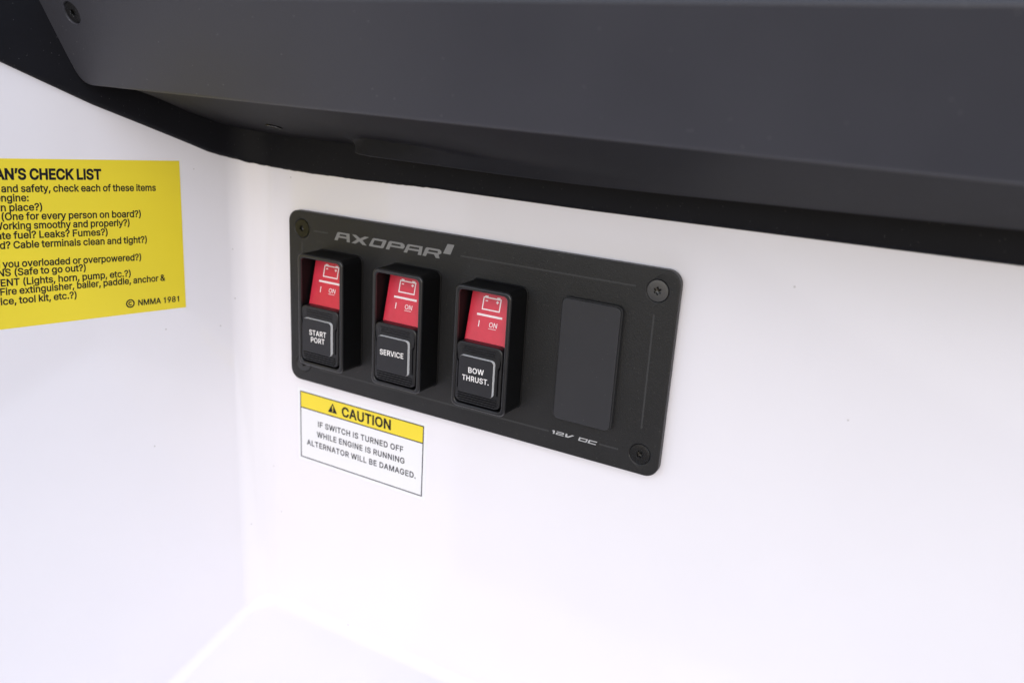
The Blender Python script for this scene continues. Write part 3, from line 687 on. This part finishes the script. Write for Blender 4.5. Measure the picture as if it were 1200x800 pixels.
def screw(parent, frame, ca, cb, r, mat, h=0.0, sock=0.42, dome=0.25, rot=0.3, mat2='socket'):
    """countersunk screw with a lobed socket; head rim at height h"""
    bm = bmesh.new()
    rings = []
    for rr_, hh in ((r * 0.72, h - 1.6), (r * 0.97, h - 0.25), (r, h - 0.10), (r * 0.97, h + 0.03), (r * 0.8, h + dome * 0.7), (r * 0.62, h + dome)):
        rings.append([bm.verts.new(frame.at(a, b, hh)) for a, b in circ(ca, cb, rr_, 48)])
    for a, b in zip(rings, rings[1:]):
        bridge(bm, a, b)
    s_hi = [bm.verts.new(frame.at(a, b, h + dome)) for a, b in star(ca, cb, r * sock, rot=rot)]
    s_mid = [bm.verts.new(frame.at(a, b, h + dome - 0.12)) for a, b in star(ca, cb, r * sock * .93, rot=rot)]
    bridge(bm, s_hi, s_mid)
    fill_holes(bm, [rings[-1], s_hi])
    o = obj('screw', bm, M[mat], parent, sharp=40)
    bm = bmesh.new()
    s0 = [bm.verts.new(frame.at(a, b, h + dome - 0.125)) for a, b in star(ca, cb, r * sock * .93, rot=rot)]
    s1 = [bm.verts.new(frame.at(a, b, h + dome - 1.3)) for a, b in star(ca, cb, r * sock * .8, rot=rot)]
    bridge(bm, s0, s1)
    cup = [bm.verts.new(frame.at(a, b, h + dome - 1.5)) for a, b in circ(ca, cb, r * sock * .3, 48)]
    bridge(bm, s1, cup)
    bm.faces.new(cup)
    obj('socket', bm, M[mat2], o)
    return o

s_ = screw(dash, FACE, SCREW_AB[0], SCREW_AB[1], 3.8, 'screw_black', h=-0.45, dome=0.1)
s_['label'] = "black screw near the slanted left end of the grey face"

# underside: from the face's lower edge back to the trim, then a lip that hangs free of it on the right
LOWER = [(-55, 0, 0)]
def build_under():
    bm = bmesh.new()
    # (front point along the face's lower edge: a), back point
    back_side = [(76.0, 51.6), (66.0, 51.0), (58.0, 50.4), (52.5, 49.4), (49.0, 48.4), (38.0, 43.74), (32.3, 41.36), (24.4, 38.95), (17.5, 36.8)]
    back = []
    for lc, z in back_side:
        P = CORNER - DL * lc + NL * (TRIM_T + 0.3)
        back.append((P, z))
    arc = [q for q in PATH if q[2] == 'arc']
    for q in arc[1::2]:
        P = q[0] + q[1] * (TRIM_T + 0.3)
        back.append((P, table([(0, 36.2), (0.3, 34.67), (0.7, 33.6), (1.0, 33.15)], q[3])))
    xs = [(-10, 33.1, 1.1), (0, 32.65, 1.1), (10, 32.5, 1.1), (25, 32.45, 1.1), (36, 32.45, 1.1), (40.5, 32.3, 0.8), (43.5, 31.7, 0), (46, 31.25, -4.8), (48.5, 31.07, -10.4), (52, 30.98, -16), (57, 30.98, -20),
          (66, 30.82, -22), (80, 30.87, -24), (100, 30.57, -24), (125, 30.17, -24), (155, 29.97, -24), (185, 30.17, -24), (216, 30.67, -24), (250, 31.17, -24), (292, 31.97, -24), (330, 32.67, -24), (355, 33.07, -24)]
    for x, z, y in xs:
        back.append((Vector((x, y, 0)), z))
    n = len(back)
    # matching positions on the face's lower edge (a along the edge)
    fa = []
    for i, (P, z) in enumerate(back):
        if i < len(back_side):
            t = i / (len(back_side) - 1)
            fa.append(3.0 + t * 42.0)
        else:
            fa.append(None)
    i0 = len(back_side)
    for i in range(i0, n):
        t = (i - i0 + 1) / (n - i0)
        x = back[i][0].x
        a = 48.0 + (x + 14.0) / (355.0 + 14.0) * (DASH_W - 2.0 - 48.0)
        fa[i] = max(a, 46.0 + (i - i0) * 0.8)
    rows = []
    for (P, z), a in zip(back, fa):
        f_ = FACE.at(a, 0.9, -1.5)
        b_ = Vector((P.x, P.y, z))
        row = []
        w = max(0.0, min(1.0, (P.x - 15.0) / 170.0))
        w = w * w * (3 - 2 * w)
        s_b = b_.copy()
        if P.x > 20:
            s_b = Vector((P.x, 1.1, 32.45)).lerp(b_, w)
        for t in (0.0, 0.08, 0.2, 0.35, 0.5, 0.62, 0.72):
            row.append(f_.lerp(s_b, t))
        k_ = f_.lerp(s_b, 0.72)
        for t in (0.25, 0.5, 0.7, 0.85, 0.95, 1.0):
            row.append(k_.lerp(b_, t))
        # rolled lip and its return
        inw = Vector((0, 1, 0)) if P.x > -20 else -NL
        free = max(0.0, min(1.0, -P.y / 14.0)) if P.x > 30 else 0.0
        row.append(b_ + inw * 0.6 * free + Vector((0, 0, -0.45 * free + 0.05)))
        row.append(b_ + inw * 1.6 * free + Vector((0, 0, -0.5 * free + 0.1)))
        row.append(b_ + inw * 2.4 * free + Vector((0, 0, 0.4 * free + 0.15)))
        row.append(b_ + inw * 3.0 * free + Vector((0, 0, 9.0)))
        rows.append([bm.verts.new(q) for q in row])
    for a, b in zip(rows, rows[1:]):
        for k in range(len(a) - 1):
            bm.faces.new((a[k], a[k + 1], b[k + 1], b[k]))
    o = obj('underside', bm, M['under'], dash, sharp=50)
    return back, fa
_back, _fa = build_under()

# body of the dashboard above and behind the face
def build_dash_body():
    bm = bmesh.new()
    tl = FACE.at(-20, DASH_H - 1.0, -8.5)
    z1 = FACE.at(0, DASH_H - 2.0, -4).z
    a = [Vector((-38, -60, z1)), Vector((355, -68, z1)), Vector((355, FW - 3.0, z1)), Vector((-24, FW - 6.0, z1))]
    lo = [bm.verts.new(q - Vector((0, 0, 12))) for q in a]
    hi = [bm.verts.new(q) for q in a]
    bridge(bm, lo, hi)
    bm.faces.new(hi)
    bm.faces.new(lo)
    obj('top_deck', bm, M['fascia'], dash)
build_dash_body()

# small recessed screw on the underside
def under_frame(px, py):
    best = None
    for i in range(len(_back) - 1):
        P, z = _back[i]
        Q, z2 = _back[i + 1]
        f1, f2 = FACE.at(_fa[i], 0.9, -1.5), FACE.at(_fa[i + 1], 0.9, -1.5)
        b1, b2 = Vector((P.x, P.y, z)), Vector((Q.x, Q.y, z2))
        n = (f2 - f1).cross(b1 - f1).normalized()
        X = ray_plane(px, py, f1, n)
        u = (f2 - f1)
        s = (X - f1)
        # inside test along the strip
        m1 = (b1 - f1).cross(n)
        m2 = (b2 - f2).cross(n)
        if (X - f1).dot(m1) * (X - f2).dot(m2) <= 0:
            best = (X, n, u)
    return best
uf = under_frame(321, 148)
if uf:
    X, n, u = uf
    if n.dot(CAM - X) < 0:
        n = -n
    u = u.normalized()
    v = n.cross(u)
    UF = Frame(X + n * 0.35, u, v)
    s_ = screw(dash, UF, 0, 0, 3.6, 'screw_black', h=0.15, dome=0.1)
    s_['label'] = "small black screw under the grey overhang"

# ---------------------------------------------------------------- switch panel
panel = thing('switch_panel', "black battery switch panel with three red rocker switches screwed to the white wall",
              'switch panel', (95, FW, -83))
PW, PH = 190.2, 83.0
PF = Frame((0, 0, 0), (1, 0, 0), (0, 0, 1))
SCREWS = [(8.0, -8.1, 'screw_olive'), (181.7, -8.4, 'screw'), (182.1, -74.5, 'screw_black'), (8.2, -74.2, 'screw_black')]

def build_plate():
    bm = bmesh.new()
    cx, cz = PW / 2, -PH / 2
    yb, yf, bev = 2.9, 0.0, 0.4
    loops = [(rr(cx, cz, PW, PH, 5.5, 8), yb)]
    for k in range(4):
        a = math.pi / 2 * k / 3
        d = bev * (1 - math.cos(a))
        loops.append((rr(cx, cz, PW - 2 * d, PH - 2 * d, 5.5 - d, 8), yf + bev * (1 - math.sin(a))))
    rings = loft(bm, loops, cap_first=True, cap_last=False)
    holes = []
    for sx, sz, _ in SCREWS:
        h0 = ring(bm, circ(sx, sz, 4.75, 40), 0.0)
        h1 = ring(bm, circ(sx, sz, 4.45, 40), 0.22)
        h2 = ring(bm, circ(sx, sz, 3.2, 40), 1.7)
        bridge(bm, h0, h1)
        bridge(bm, h1, h2)
        bm.faces.new(h2)
        holes.append(h0)
    fill_holes(bm, [rings[-1]] + holes)
    obj('faceplate', bm, M['plate'], panel, sharp=50)
    bm = bmesh.new()
    slab(bm, cx, cz, PW - 2.6, PH - 2.6, 4.4, FW - 0.02, 2.95, bev=0.05, segs=1)
    obj('gasket', bm, M['gasket'], panel)
build_plate()
for i, (sx, sz, mt) in enumerate(SCREWS):
    s_ = screw(panel, PF, sx, sz, 4.15, mt, h=-0.05, dome=0.12, rot=0.2 + 0.35 * i)
    s_['label'] = ("olive stained screw in the corner beside the short engraved line", "grey worn screw in the upper corner past the blanking plate",
                   "black screw in the lower corner past the blanking plate", "black screw half hidden below the START PORT switch")[i]

def engraved(a, b):
    bm = flat_polys([stroke(a, b, 0.65)], PF, 0.004, 0.05)
    obj('engraved_line', bm, M['line_grey'], panel, smooth=False)
for a, b in [((15.1, -8.4), (23.6, -8.3)), ((95.3, -8.1), (173.0, -7.9)), ((181.4, -17.4), (181.6, -63.7)), ((18.0, -75.4), (142.0, -75.0)),
             ((164.8, -74.75), (173.0, -74.8)), ((8.0, -14.5), (8.0, -68.5))]:
    engraved(a, b)

B0 = -10.8
def lift(p):
    return [(x, y + B0) for x, y in p]
LOGO = [
    [[(27.5, 0), (29.3, 0), (29.95, 1.4), (34.62, 1.4), (34.6, 0), (36.4, 0), (36.2, 3.9), (30.1, 3.9), (29.5, 3.75), (29.1, 3.3)], [(30.35, 2.25), (30.75, 3.1), (34.45, 3.1), (34.5, 2.25)]],
    [[(37.3, 0), (39.7, 0), (41.8, 1.3), (43.6, 0), (46.0, 0), (43.5, 2.0), (47.3, 3.9), (44.8, 3.9), (42.2, 2.65), (40.0, 3.9), (37.6, 3.9), (40.5, 2.0)]],
    [[(47.2, 0.3), (47.6, 0), (54.6, 0), (55.3, 0.4), (56.9, 3.5), (56.6, 3.9), (49.8, 3.9), (49.1, 3.5)], [(49.25, 0.9), (50.25, 3.05), (54.85, 3.05), (53.8, 0.9)]],
    [[(56.45, 0), (58.35, 0), (59.0, 1.4), (65.8, 1.4), (66.7, 2.4), (66.4, 3.4), (65.3, 3.9), (58.9, 3.9), (58.1, 3.4)], [(59.4, 2.2), (59.8, 3.05), (64.4, 3.05), (64.5, 2.2)]],
    [[(66.1, 0), (67.9, 0), (68.55, 1.4), (73.95, 1.4), (73.55, 0), (75.35, 0), (76.1, 3.9), (68.9, 3.9), (68.3, 3.75), (67.9, 3.3)], [(68.95, 2.25), (69.35, 3.1), (74.3, 3.1), (74.1, 2.25)]],
    [[(76.0, 0), (77.8, 0), (78.45, 1.4), (81.9, 1.4), (82.9, 0), (84.85, 0), (84.3, 1.5), (85.7, 2.4), (85.6, 3.3), (84.6, 3.9), (78.2, 3.9), (77.5, 3.4)], [(78.85, 2.2), (79.25, 3.05), (83.9, 3.05), (83.8, 2.2)]],
    [[(86.5, 2.5), (90.2, 2.5), (92.0, 6.8), (88.6, 6.8)]],
]
bm = bmesh.new()
for g in LOGO:
    ink_into(bm, [[lift(c) for c in g]], PF, 0.045)
obj('emblem', bm, M['ink_grey'], panel, smooth=False)
B0 = -75.6
VOLT = [
    [[(144.0, 0), (144.7, 0), (144.95, 1.55), (144.2, 1.55), (143.6, 1.25), (143.75, 1.0), (144.15, 1.15)]],
    [[(145.35, 0), (148.9, 0), (148.95, 0.3), (146.05, 0.3), (146.15, 0.62), (148.6, 0.62), (149.1, 0.85), (149.1, 1.35), (148.8, 1.55), (145.75, 1.55), (145.7, 1.25), (148.4, 1.25), (148.4, 0.92), (145.9, 0.92), (145.45, 0.7)]],
    [[(149.6, 0), (151.1, 0), (153.75, 1.55), (152.7, 1.55), (150.7, 0.42), (150.55, 1.55), (149.85, 1.55)]],
    [[(155.55, 0), (159.2, 0), (159.9, 1.55), (156.0, 1.55)], [(156.3, 0.38), (156.6, 1.17), (159.2, 1.17), (158.8, 0.38)]],
    [[(159.75, 0), (163.4, 0), (163.5, 0.38), (160.6, 0.38), (160.9, 1.17), (163.8, 1.17), (163.95, 1.55), (160.3, 1.55)]],
]
bm = bmesh.new()
for g in VOLT:
    ink_into(bm, [[lift(c) for c in g]], PF, 0.045)
obj('voltage_marking', bm, M['ink_silver'], panel, smooth=False)

bm = bmesh.new()
slab(bm, 157.0, -42.0, 24.7, 50.4, 2.3, -1.85, -2.8, bev=0.3)
blank = obj('blanking_plate', bm, M['blank'], panel)
bm = bmesh.new()
slab(bm, 157.0, -42.0, 25.6, 51.3, 2.6, 0.02, -1.95, bev=0.25)
obj('rim', bm, M['gasket'], blank)  # added black frame; its dark colour paints the shade at the plate's sides

# --- the three switches, built about a centre at x = 0
SW_Z = -42.35
GW, GH, GD = 25.8, 52.0, 14.0
def mesh_housing():
    bm = bmesh.new()
    loops = [(rr(0, SW_Z, 26.7, 52.9, 3.0), -0.02), (rr(0, SW_Z, 26.7, 52.9, 3.0), -0.35), (rr(0, SW_Z, 26.2, 52.4, 2.8), -0.5), (rr(0, SW_Z, GW + 0.1, GH + 0.1, 2.6), -0.55)]
    iw, ih = 22.3, 48.7
    loops += [(rr(0, SW_Z, GW, GH, 2.6), -GD + 0.8), (rr(0, SW_Z, iw, ih, 1.9), -GD + 0.82), (rr(0, SW_Z, iw, ih, 1.9), -1.0)]
    loft(bm, loops)
    return bm

def mesh_rim():
    bm = bmesh.new()
    b, c = 0.75, 0.5
    loops = [(rr(0, SW_Z, GW + 0.04, GH + 0.04, 2.6), -GD + 0.95)]
    for k in range(5):
        a = math.pi / 2 * k / 4
        d = b * (1 - math.cos(a)) - 0.02
        loops.append((rr(0, SW_Z, GW - 2 * d, GH - 2 * d, 2.6 - d), -GD + b * (1 - math.sin(a))))
    iw, ih = 22.26, 48.66
    for k in range(4):
        a = math.pi / 2 * k / 3
        d = c * (1 - math.sin(a))
        loops.append((rr(0, SW_Z, iw + 2 * d, ih + 2 * d, 1.9 + d), -GD + c * (1 - math.cos(a))))
    loops.append((rr(0, SW_Z, iw, ih, 1.9), -GD + 1.1))
    loft(bm, loops, cap_last=False)
    return bm

RED_O = (0.0, -5.5, -21.8)
RED = Frame(RED_O, (1, 0, 0), (0, 0.24, 1))
def mesh_red():
    bm = bmesh.new()
    rings = []
    w0, v0, v1 = 10.15, -19.6, 4.3
    for d, h in ((0, -4.5), (0, -0.5), (0.1, -0.2), (0.3, -0.06), (0.6, 0.0)):
        rings.append([bm.verts.new(RED.at(a, b, h)) for a, b in rr(0, (v0 + v1) / 2, 2 * (w0 - d), v1 - v0 - 2 * d, 0.9 - d * .8)])
    for a, b in zip(rings, rings[1:]):
        bridge(bm, a, b)
    bm.faces.new(rings[-1])
    return bm

CX, CZ, CW, CH = -0.4, -52.85, 21.8, 26.3
SL_Y = -13.75
def hook_slot(side):
    """outline of the hooked slot beside the button"""
    s = side
    x = CX + s * 9.45
    p = [(-0.35, -6.6), (0.35, -6.6), (0.35, 4.6), (1.05, 5.5), (1.05, 7.0), (0.45, 6.4), (0.1, 5.6), (-0.35, 5.2)]
    q = [(x + s * a, -53.4 + b) for a, b in p]
    return q if s > 0 else q[::-1]

def mesh_slide():
    bm = bmesh.new()
    rings = []
    for k in range(4):
        a = math.pi / 2 * k / 3
        d = 0.6 * (1 - math.cos(a))
        rings.append(ring(bm, rr(CX, CZ, CW - 2 * d, CH - 2 * d, 2.6 - d), SL_Y + 0.6 * (1 - math.sin(a))))
    back = ring(bm, rr(CX, CZ, CW, CH, 2.6), -8.0)
    bridge(bm, back, rings[0])
    for a, b in zip(rings, rings[1:]):
        bridge(bm, a, b)
    holes = []
    for s in (-1, 1):
        h0 = ring(bm, hook_slot(s), SL_Y)
        h1 = ring(bm, hook_slot(s), SL_Y + 1.6)
        bridge(bm, h0, h1)
        bm.faces.new(h1)
        holes.append(h0)
    fill_holes(bm, [rings[-1]] + holes)
    bm.faces.new(back)
    # grip ridges
    def ridge(zc, half, hgt, dep):
        a = [(CX - half, SL_Y - 0.001), (CX + half, SL_Y - 0.001)]
        pr = [(-hgt, 0.0), (-hgt * .35, -dep), (hgt * .35, -dep), (hgt, 0.0)]
        l = [bm.verts.new((CX - half, SL_Y + 0.02 + dy, zc + dz)) for dz, dy in pr]
        r = [bm.verts.new((CX + half, SL_Y + 0.02 + dy, zc + dz)) for dz, dy in pr]
        for k in range(3):
            bm.faces.new((l[k], r[k], r[k + 1], l[k + 1]))
        bm.faces.new(l[::-1])
        bm.faces.new(r)
    for k in range(3):
        ridge(-41.7 - 1.0 * k, 7.4, 0.36, 0.3)
    for k in range(4):
        ridge(-62.0 - 1.05 * k, 9.7 - (0.5 if k < 3 else 1.2), 0.36, 0.6)
    return bm

BX, BZ, BW, BH = -0.75, -53.1, 16.4, 15.9
def mesh_button():
    bm = bmesh.new()
    slab(bm, BX, BZ, BW, BH, 1.7, SL_Y - 0.01, -15.15, bev=0.15, segs=2)
    return bm
def mesh_cap():
    bm = bmesh.new()
    slab(bm, BX, BZ, BW - 0.14, BH - 0.14, 1.6, -15.14, -15.24, bev=0.05, segs=2)
    return bm

def mesh_symbols():
    bm = bmesh.new()
    t = 0.5
    def bar(a, b, w=t):
        p = stroke(a, b, w)
        ink_into(bm, [[p]], RED, 0.03)
    x0, x1, z0, z1 = -4.1, 3.9, -5.05, -0.15
    ink_into(bm, [[[(x0 - t / 2, z0 - t / 2), (x1 + t / 2, z0 - t / 2), (x1 + t / 2, z1 + t / 2), (x0 - t / 2, z1 + t / 2)],
                   [(x0 + t / 2, z0 + t / 2), (x0 + t / 2, z1 - t / 2), (x1 - t / 2, z1 - t / 2), (x1 - t / 2, z0 + t / 2)]]], RED, 0.03)
    for c in (-2.9, 2.75):
        ink_into(bm, [[[(c - 0.75, z1 + t / 2 + .01), (c + 0.75, z1 + t / 2 + .01), (c + 0.75, z1 + 0.75), (c - 0.75, z1 + 0.75)]]], RED, 0.03)
    bar((-3.15, -1.45), (-2.05, -1.45), 0.45)
    c = (2.45, -1.45)
    ink_into(bm, [[[(c[0] - .2, c[1] - .65), (c[0] + .2, c[1] - .65), (c[0] + .2, c[1] - .2), (c[0] + .65, c[1] - .2), (c[0] + .65, c[1] + .2), (c[0] + .2, c[1] + .2),
                    (c[0] + .2, c[1] + .65), (c[0] - .2, c[1] + .65), (c[0] - .2, c[1] + .2), (c[0] - .65, c[1] + .2), (c[0] - .65, c[1] - .2), (c[0] - .2, c[1] - .2)]]], RED, 0.03)
    bar((-6.1, -7.45), (5.8, -7.45), 0.85)
    bar((-4.5, -9.9), (-4.5, -12.5), 0.45)
    text_into(bm, RED, "ON", (0.3, -11.8), (4.05, -11.8), 1.9, bold=8)
    bar((0.25, -12.5), (3.8, -12.5), 0.2)
    return bm

def as_mesh(bm, origin):
    """a shared mesh in its part's own coordinates"""
    bmesh.ops.recalc_face_normals(bm, faces=bm.faces[:])
    for v in bm.verts:
        v.co = (v.co - Vector(origin)) * MM
    for f in bm.faces:
        f.smooth = True
    for e in bm.edges:
        if len(e.link_faces) == 2 and e.calc_face_angle(0.0) > math.radians(35):
            e.smooth = False
    return bm

C0 = (0, -7, SW_Z)
SHARED = [('rim', mesh_rim(), 'rim', (0, -GD, SW_Z)), ('rocker', mesh_red(), 'red', (0, -7, -29)), ('battery_marking', mesh_symbols(), 'ink_rose', (0, -7, -28)),
          ('slide_cover', mesh_slide(), 'slide', (CX, SL_Y, CZ)), ('button', mesh_button(), 'diffuser', (BX, -14.4, BZ)),
          ('button_cap', mesh_cap(), 'cap', (BX, -15, BZ))]
SW = [(30.8, "switch marked START PORT", [("START", (-5.05, -52.6), (4.85, -52.3), 2.35), ("PORT", (-4.1, -55.9), (3.95, -55.65), 2.35)]),
      (73.0, "switch marked SERVICE", [("SERVICE", (-7.2, -53.5), (5.3, -53.1), 2.3)]),
      (115.0, "switch marked BOW THRUST.", [("BOW", (-4.15, -51.95), (3.25, -51.65), 2.2), ("THRUST.", (-6.95, -55.55), (5.75, -55.35), 2.2)])]
meshes = {}
house = None
for cx, lab, words_ in SW:
    if house is None:
        h = obj('rocker_switch', mesh_housing(), M['housing'], panel, origin=C0)
        h.location = (W((cx, C0[1], C0[2])) - ORIGIN[panel.name]) * MM
        house = h
        kids = []
        for nm, bm, mt, og in SHARED:
            c = obj(nm, bm, M[mt], h, origin=og)
            kids.append(c)
    else:
        h = house.copy()
        COL.objects.link(h)
        h.location = (W((cx, C0[1], C0[2])) - ORIGIN[panel.name]) * MM
        for c in kids:
            k = c.copy()
            COL.objects.link(k)
            k.parent = h
    h['label'] = lab
    ORIGIN[h.name] = W(C0)
    bm = bmesh.new()
    fr = Frame((0, -15.24, 0), (1, 0, 0), (0, 0, 1))
    for s, a, b, cap in words_:
        text_into(bm, fr, s, a, b, cap, bold=14, h=0.03, track=24)
    obj('lettering', bm, M['ink_white'], h, smooth=False, origin=(BX, -15.26, BZ))

# ---------------------------------------------------------------- caution label below the panel
cau = thing('caution_label', "small white caution label with a yellow header, stuck below the black switch panel", 'label', (39.6, FW, -127))
bm = bmesh.new()
slab(bm, 39.6, -108.9, 78.4, 39.4, 0.8, FW - 0.005, FW - 0.10, bev=0.03, segs=1)
obj('sheet', bm, M['label_white'], cau)
LF = Frame((0, FW - 0.10, 0), (1, 0, 0), (0, 0, 1))
X0, X1, Z0, Z1, ZB = 1.95, 77.2, -126.95, -90.9, -99.65
bl = 0.55
bm = bmesh.new()
ink_into(bm, [[[(X0, Z0), (X1, Z0), (X1, Z1), (X0, Z1)], [(X0 + bl, Z0 + bl), (X0 + bl, ZB - bl / 2), (X1 - bl, ZB - bl / 2), (X1 - bl, Z0 + bl)],
               [(X0 + bl, ZB + bl / 2), (X0 + bl, Z1 - bl), (X1 - bl, Z1 - bl), (X1 - bl, ZB + bl / 2)]]], LF, 0.03)
obj('border', bm, M['ink_line'], cau, smooth=False)
bm = bmesh.new()
ink_into(bm, [[[(X0 + bl, ZB + bl / 2), (X1 - bl, ZB + bl / 2), (X1 - bl, Z1 - bl), (X0 + bl, Z1 - bl)]]], LF, 0.02)
obj('header_band', bm, M['label_yellow'], cau, smooth=False)
bm = bmesh.new()
tri = [(20.0, -97.85), (25.85, -97.85), (22.95, -92.85)]
ink_into(bm, [[tri, stroke((22.95, -94.2), (22.95, -96.2), 0.6)[::-1]]], LF, 0.05)
obj('warning_triangle', bm, M['ink_navy'], cau, smooth=False)
bm = bmesh.new()
ink_into(bm, [[circ(22.95, -96.95, 0.36, 12)]], LF, 0.065)
obj('warning_dot', bm, M['label_yellow'], cau, smooth=False)
bm = bmesh.new()
text_into(bm, LF, "CAUTION", (28.7, -98.0), (58.4, -97.65), 4.75, bold=26, h=0.05, track=10)
obj('heading', bm, M['ink_navy'], cau, smooth=False)
bm = bmesh.new()
text_into(bm, LF, "IF SWITCH IS TURNED OFF", (13.5, -107.7), (65.8, -107.25), 2.85, bold=18, track=40)
text_into(bm, LF, "WHILE ENGINE IS RUNNING", (12.7, -113.3), (66.7, -112.95), 2.85, bold=18, track=40)
text_into(bm, LF, "ALTERNATOR WILL BE DAMAGED.", (6.1, -119.2), (73.4, -118.65), 2.85, bold=18, track=40)
obj('lettering', bm, M['ink_navy'], cau, smooth=False)

# ---------------------------------------------------------------- yellow check list on the side wall
chk = thing('check_list_sticker', "large yellow check list sticker with dark text on the white side wall", 'sticker',
            CORNER - DL * 90 + Vector((0, 0, -46)))
def side(lc, z):
    return (-lc, z)
TR, BR = (36.0, 19.9), (36.6, -47.5)
TLx, BLx = (160.0, 24.0), (160.0, -43.4)
bm = bmesh.new()
quad = [side(*BR), side(*TR), side(*TLx), side(*BLx)]
lo = [bm.verts.new(SIDE.at(a, b, 0.005)) for a, b in quad]
hi = [bm.verts.new(SIDE.at(a, b, 0.12)) for a, b in quad]
bm.faces.new(hi)
bridge(bm, lo, hi)
obj('sheet', bm, M['list_yellow'], chk, smooth=False)
SF = Frame(SIDE.at(0, 0, 0.12), DL, (0, 0, 1))
bm = bmesh.new()
text_into(bm, SF, "N'S CHECK LIST".replace("'", "’"), side(106.7, 14.35), side(70.4, 13.05), 4.0, bold=34, before="BOATMA", h=0.03)
obj('heading', bm, M['ink_navy'], chk, smooth=False)
bm = bmesh.new()
CAP = 2.78
LIST = [
    ("For your pleasure ", "and safety, check each of these items", (108.5, 9.5), (47.5, 7.2)),
    ("before starting your e", "ngine:", (108.9, 5.9), (99.1, 5.5)),
    ("DRAIN PLUG (Securely i", "n place?)", (109.4, 2.2), (94.5, 1.6)),
    ("LIFE SAVING DEVICES ", "(One for every person on board?)", (109.5, -1.3), (54.9, -3.8)),
    ("STEERING SYSTEM (W", "orking smoothy and properly?)", (109.4, -4.95), (60.1, -7.3)),
    ("FUEL SYSTEM (Adequate ", "fuel? Leaks? Fumes?)", (106.1, -8.9), (69.7, -10.6)),
    ("BATTERY (Fully charged? ", "Cable terminals clean and tight?)", (106.5, -12.7), (53.0, -15.3)),
    ("CAPACITY PLATE (Are ", "you overloaded or overpowered?)", (111.2, -20.0), (56.1, -22.9)),
    ("WEATHER CONDITIONS ", "(Safe to go out?)", (107.2, -23.6), (79.9, -24.9)),
    ("ELECTRICAL EQUIPM", "ENT (Lights, horn, pump, etc.?)", (112.6, -27.4), (61.2, -29.6)),
    ("EMERGENCY GEAR (", "Fire extinguisher, bailer, paddle, anchor &", (113.1, -31.0), (45.7, -33.5)),
    ("line, signaling dev", "ice, tool kit, etc.?)", (113.4, -34.9), (84.6, -36.1)),
]
for before, s, a, b in LIST:
    text_into(bm, SF, s, side(*a), side(*b), CAP, bold=21, before=before, h=0.03)
text_into(bm, SF, "NMMA 1981", side(58.9, -43.3), side(39.8, -44.2), 2.55, bold=22, h=0.03)
obj('lettering', bm, M['ink_navy'], chk, smooth=False)
bm = bmesh.new()
cc = side(62.3, -41.9)
ink_into(bm, [[circ(cc[0], cc[1], 1.95, 32), circ(cc[0], cc[1], 1.35, 32)[::-1]]], SF, 0.03)
arc = [(cc[0] + 0.95 * math.cos(math.radians(a)), cc[1] + 0.95 * math.sin(math.radians(a))) for a in range(40, 321, 20)]
arc_in = [(cc[0] + 0.45 * math.cos(math.radians(a)), cc[1] + 0.45 * math.sin(math.radians(a))) for a in range(320, 39, -20)]
ink_into(bm, [[arc + arc_in]], SF, 0.03)
obj('copyright_mark', bm, M['ink_navy'], chk, smooth=False)
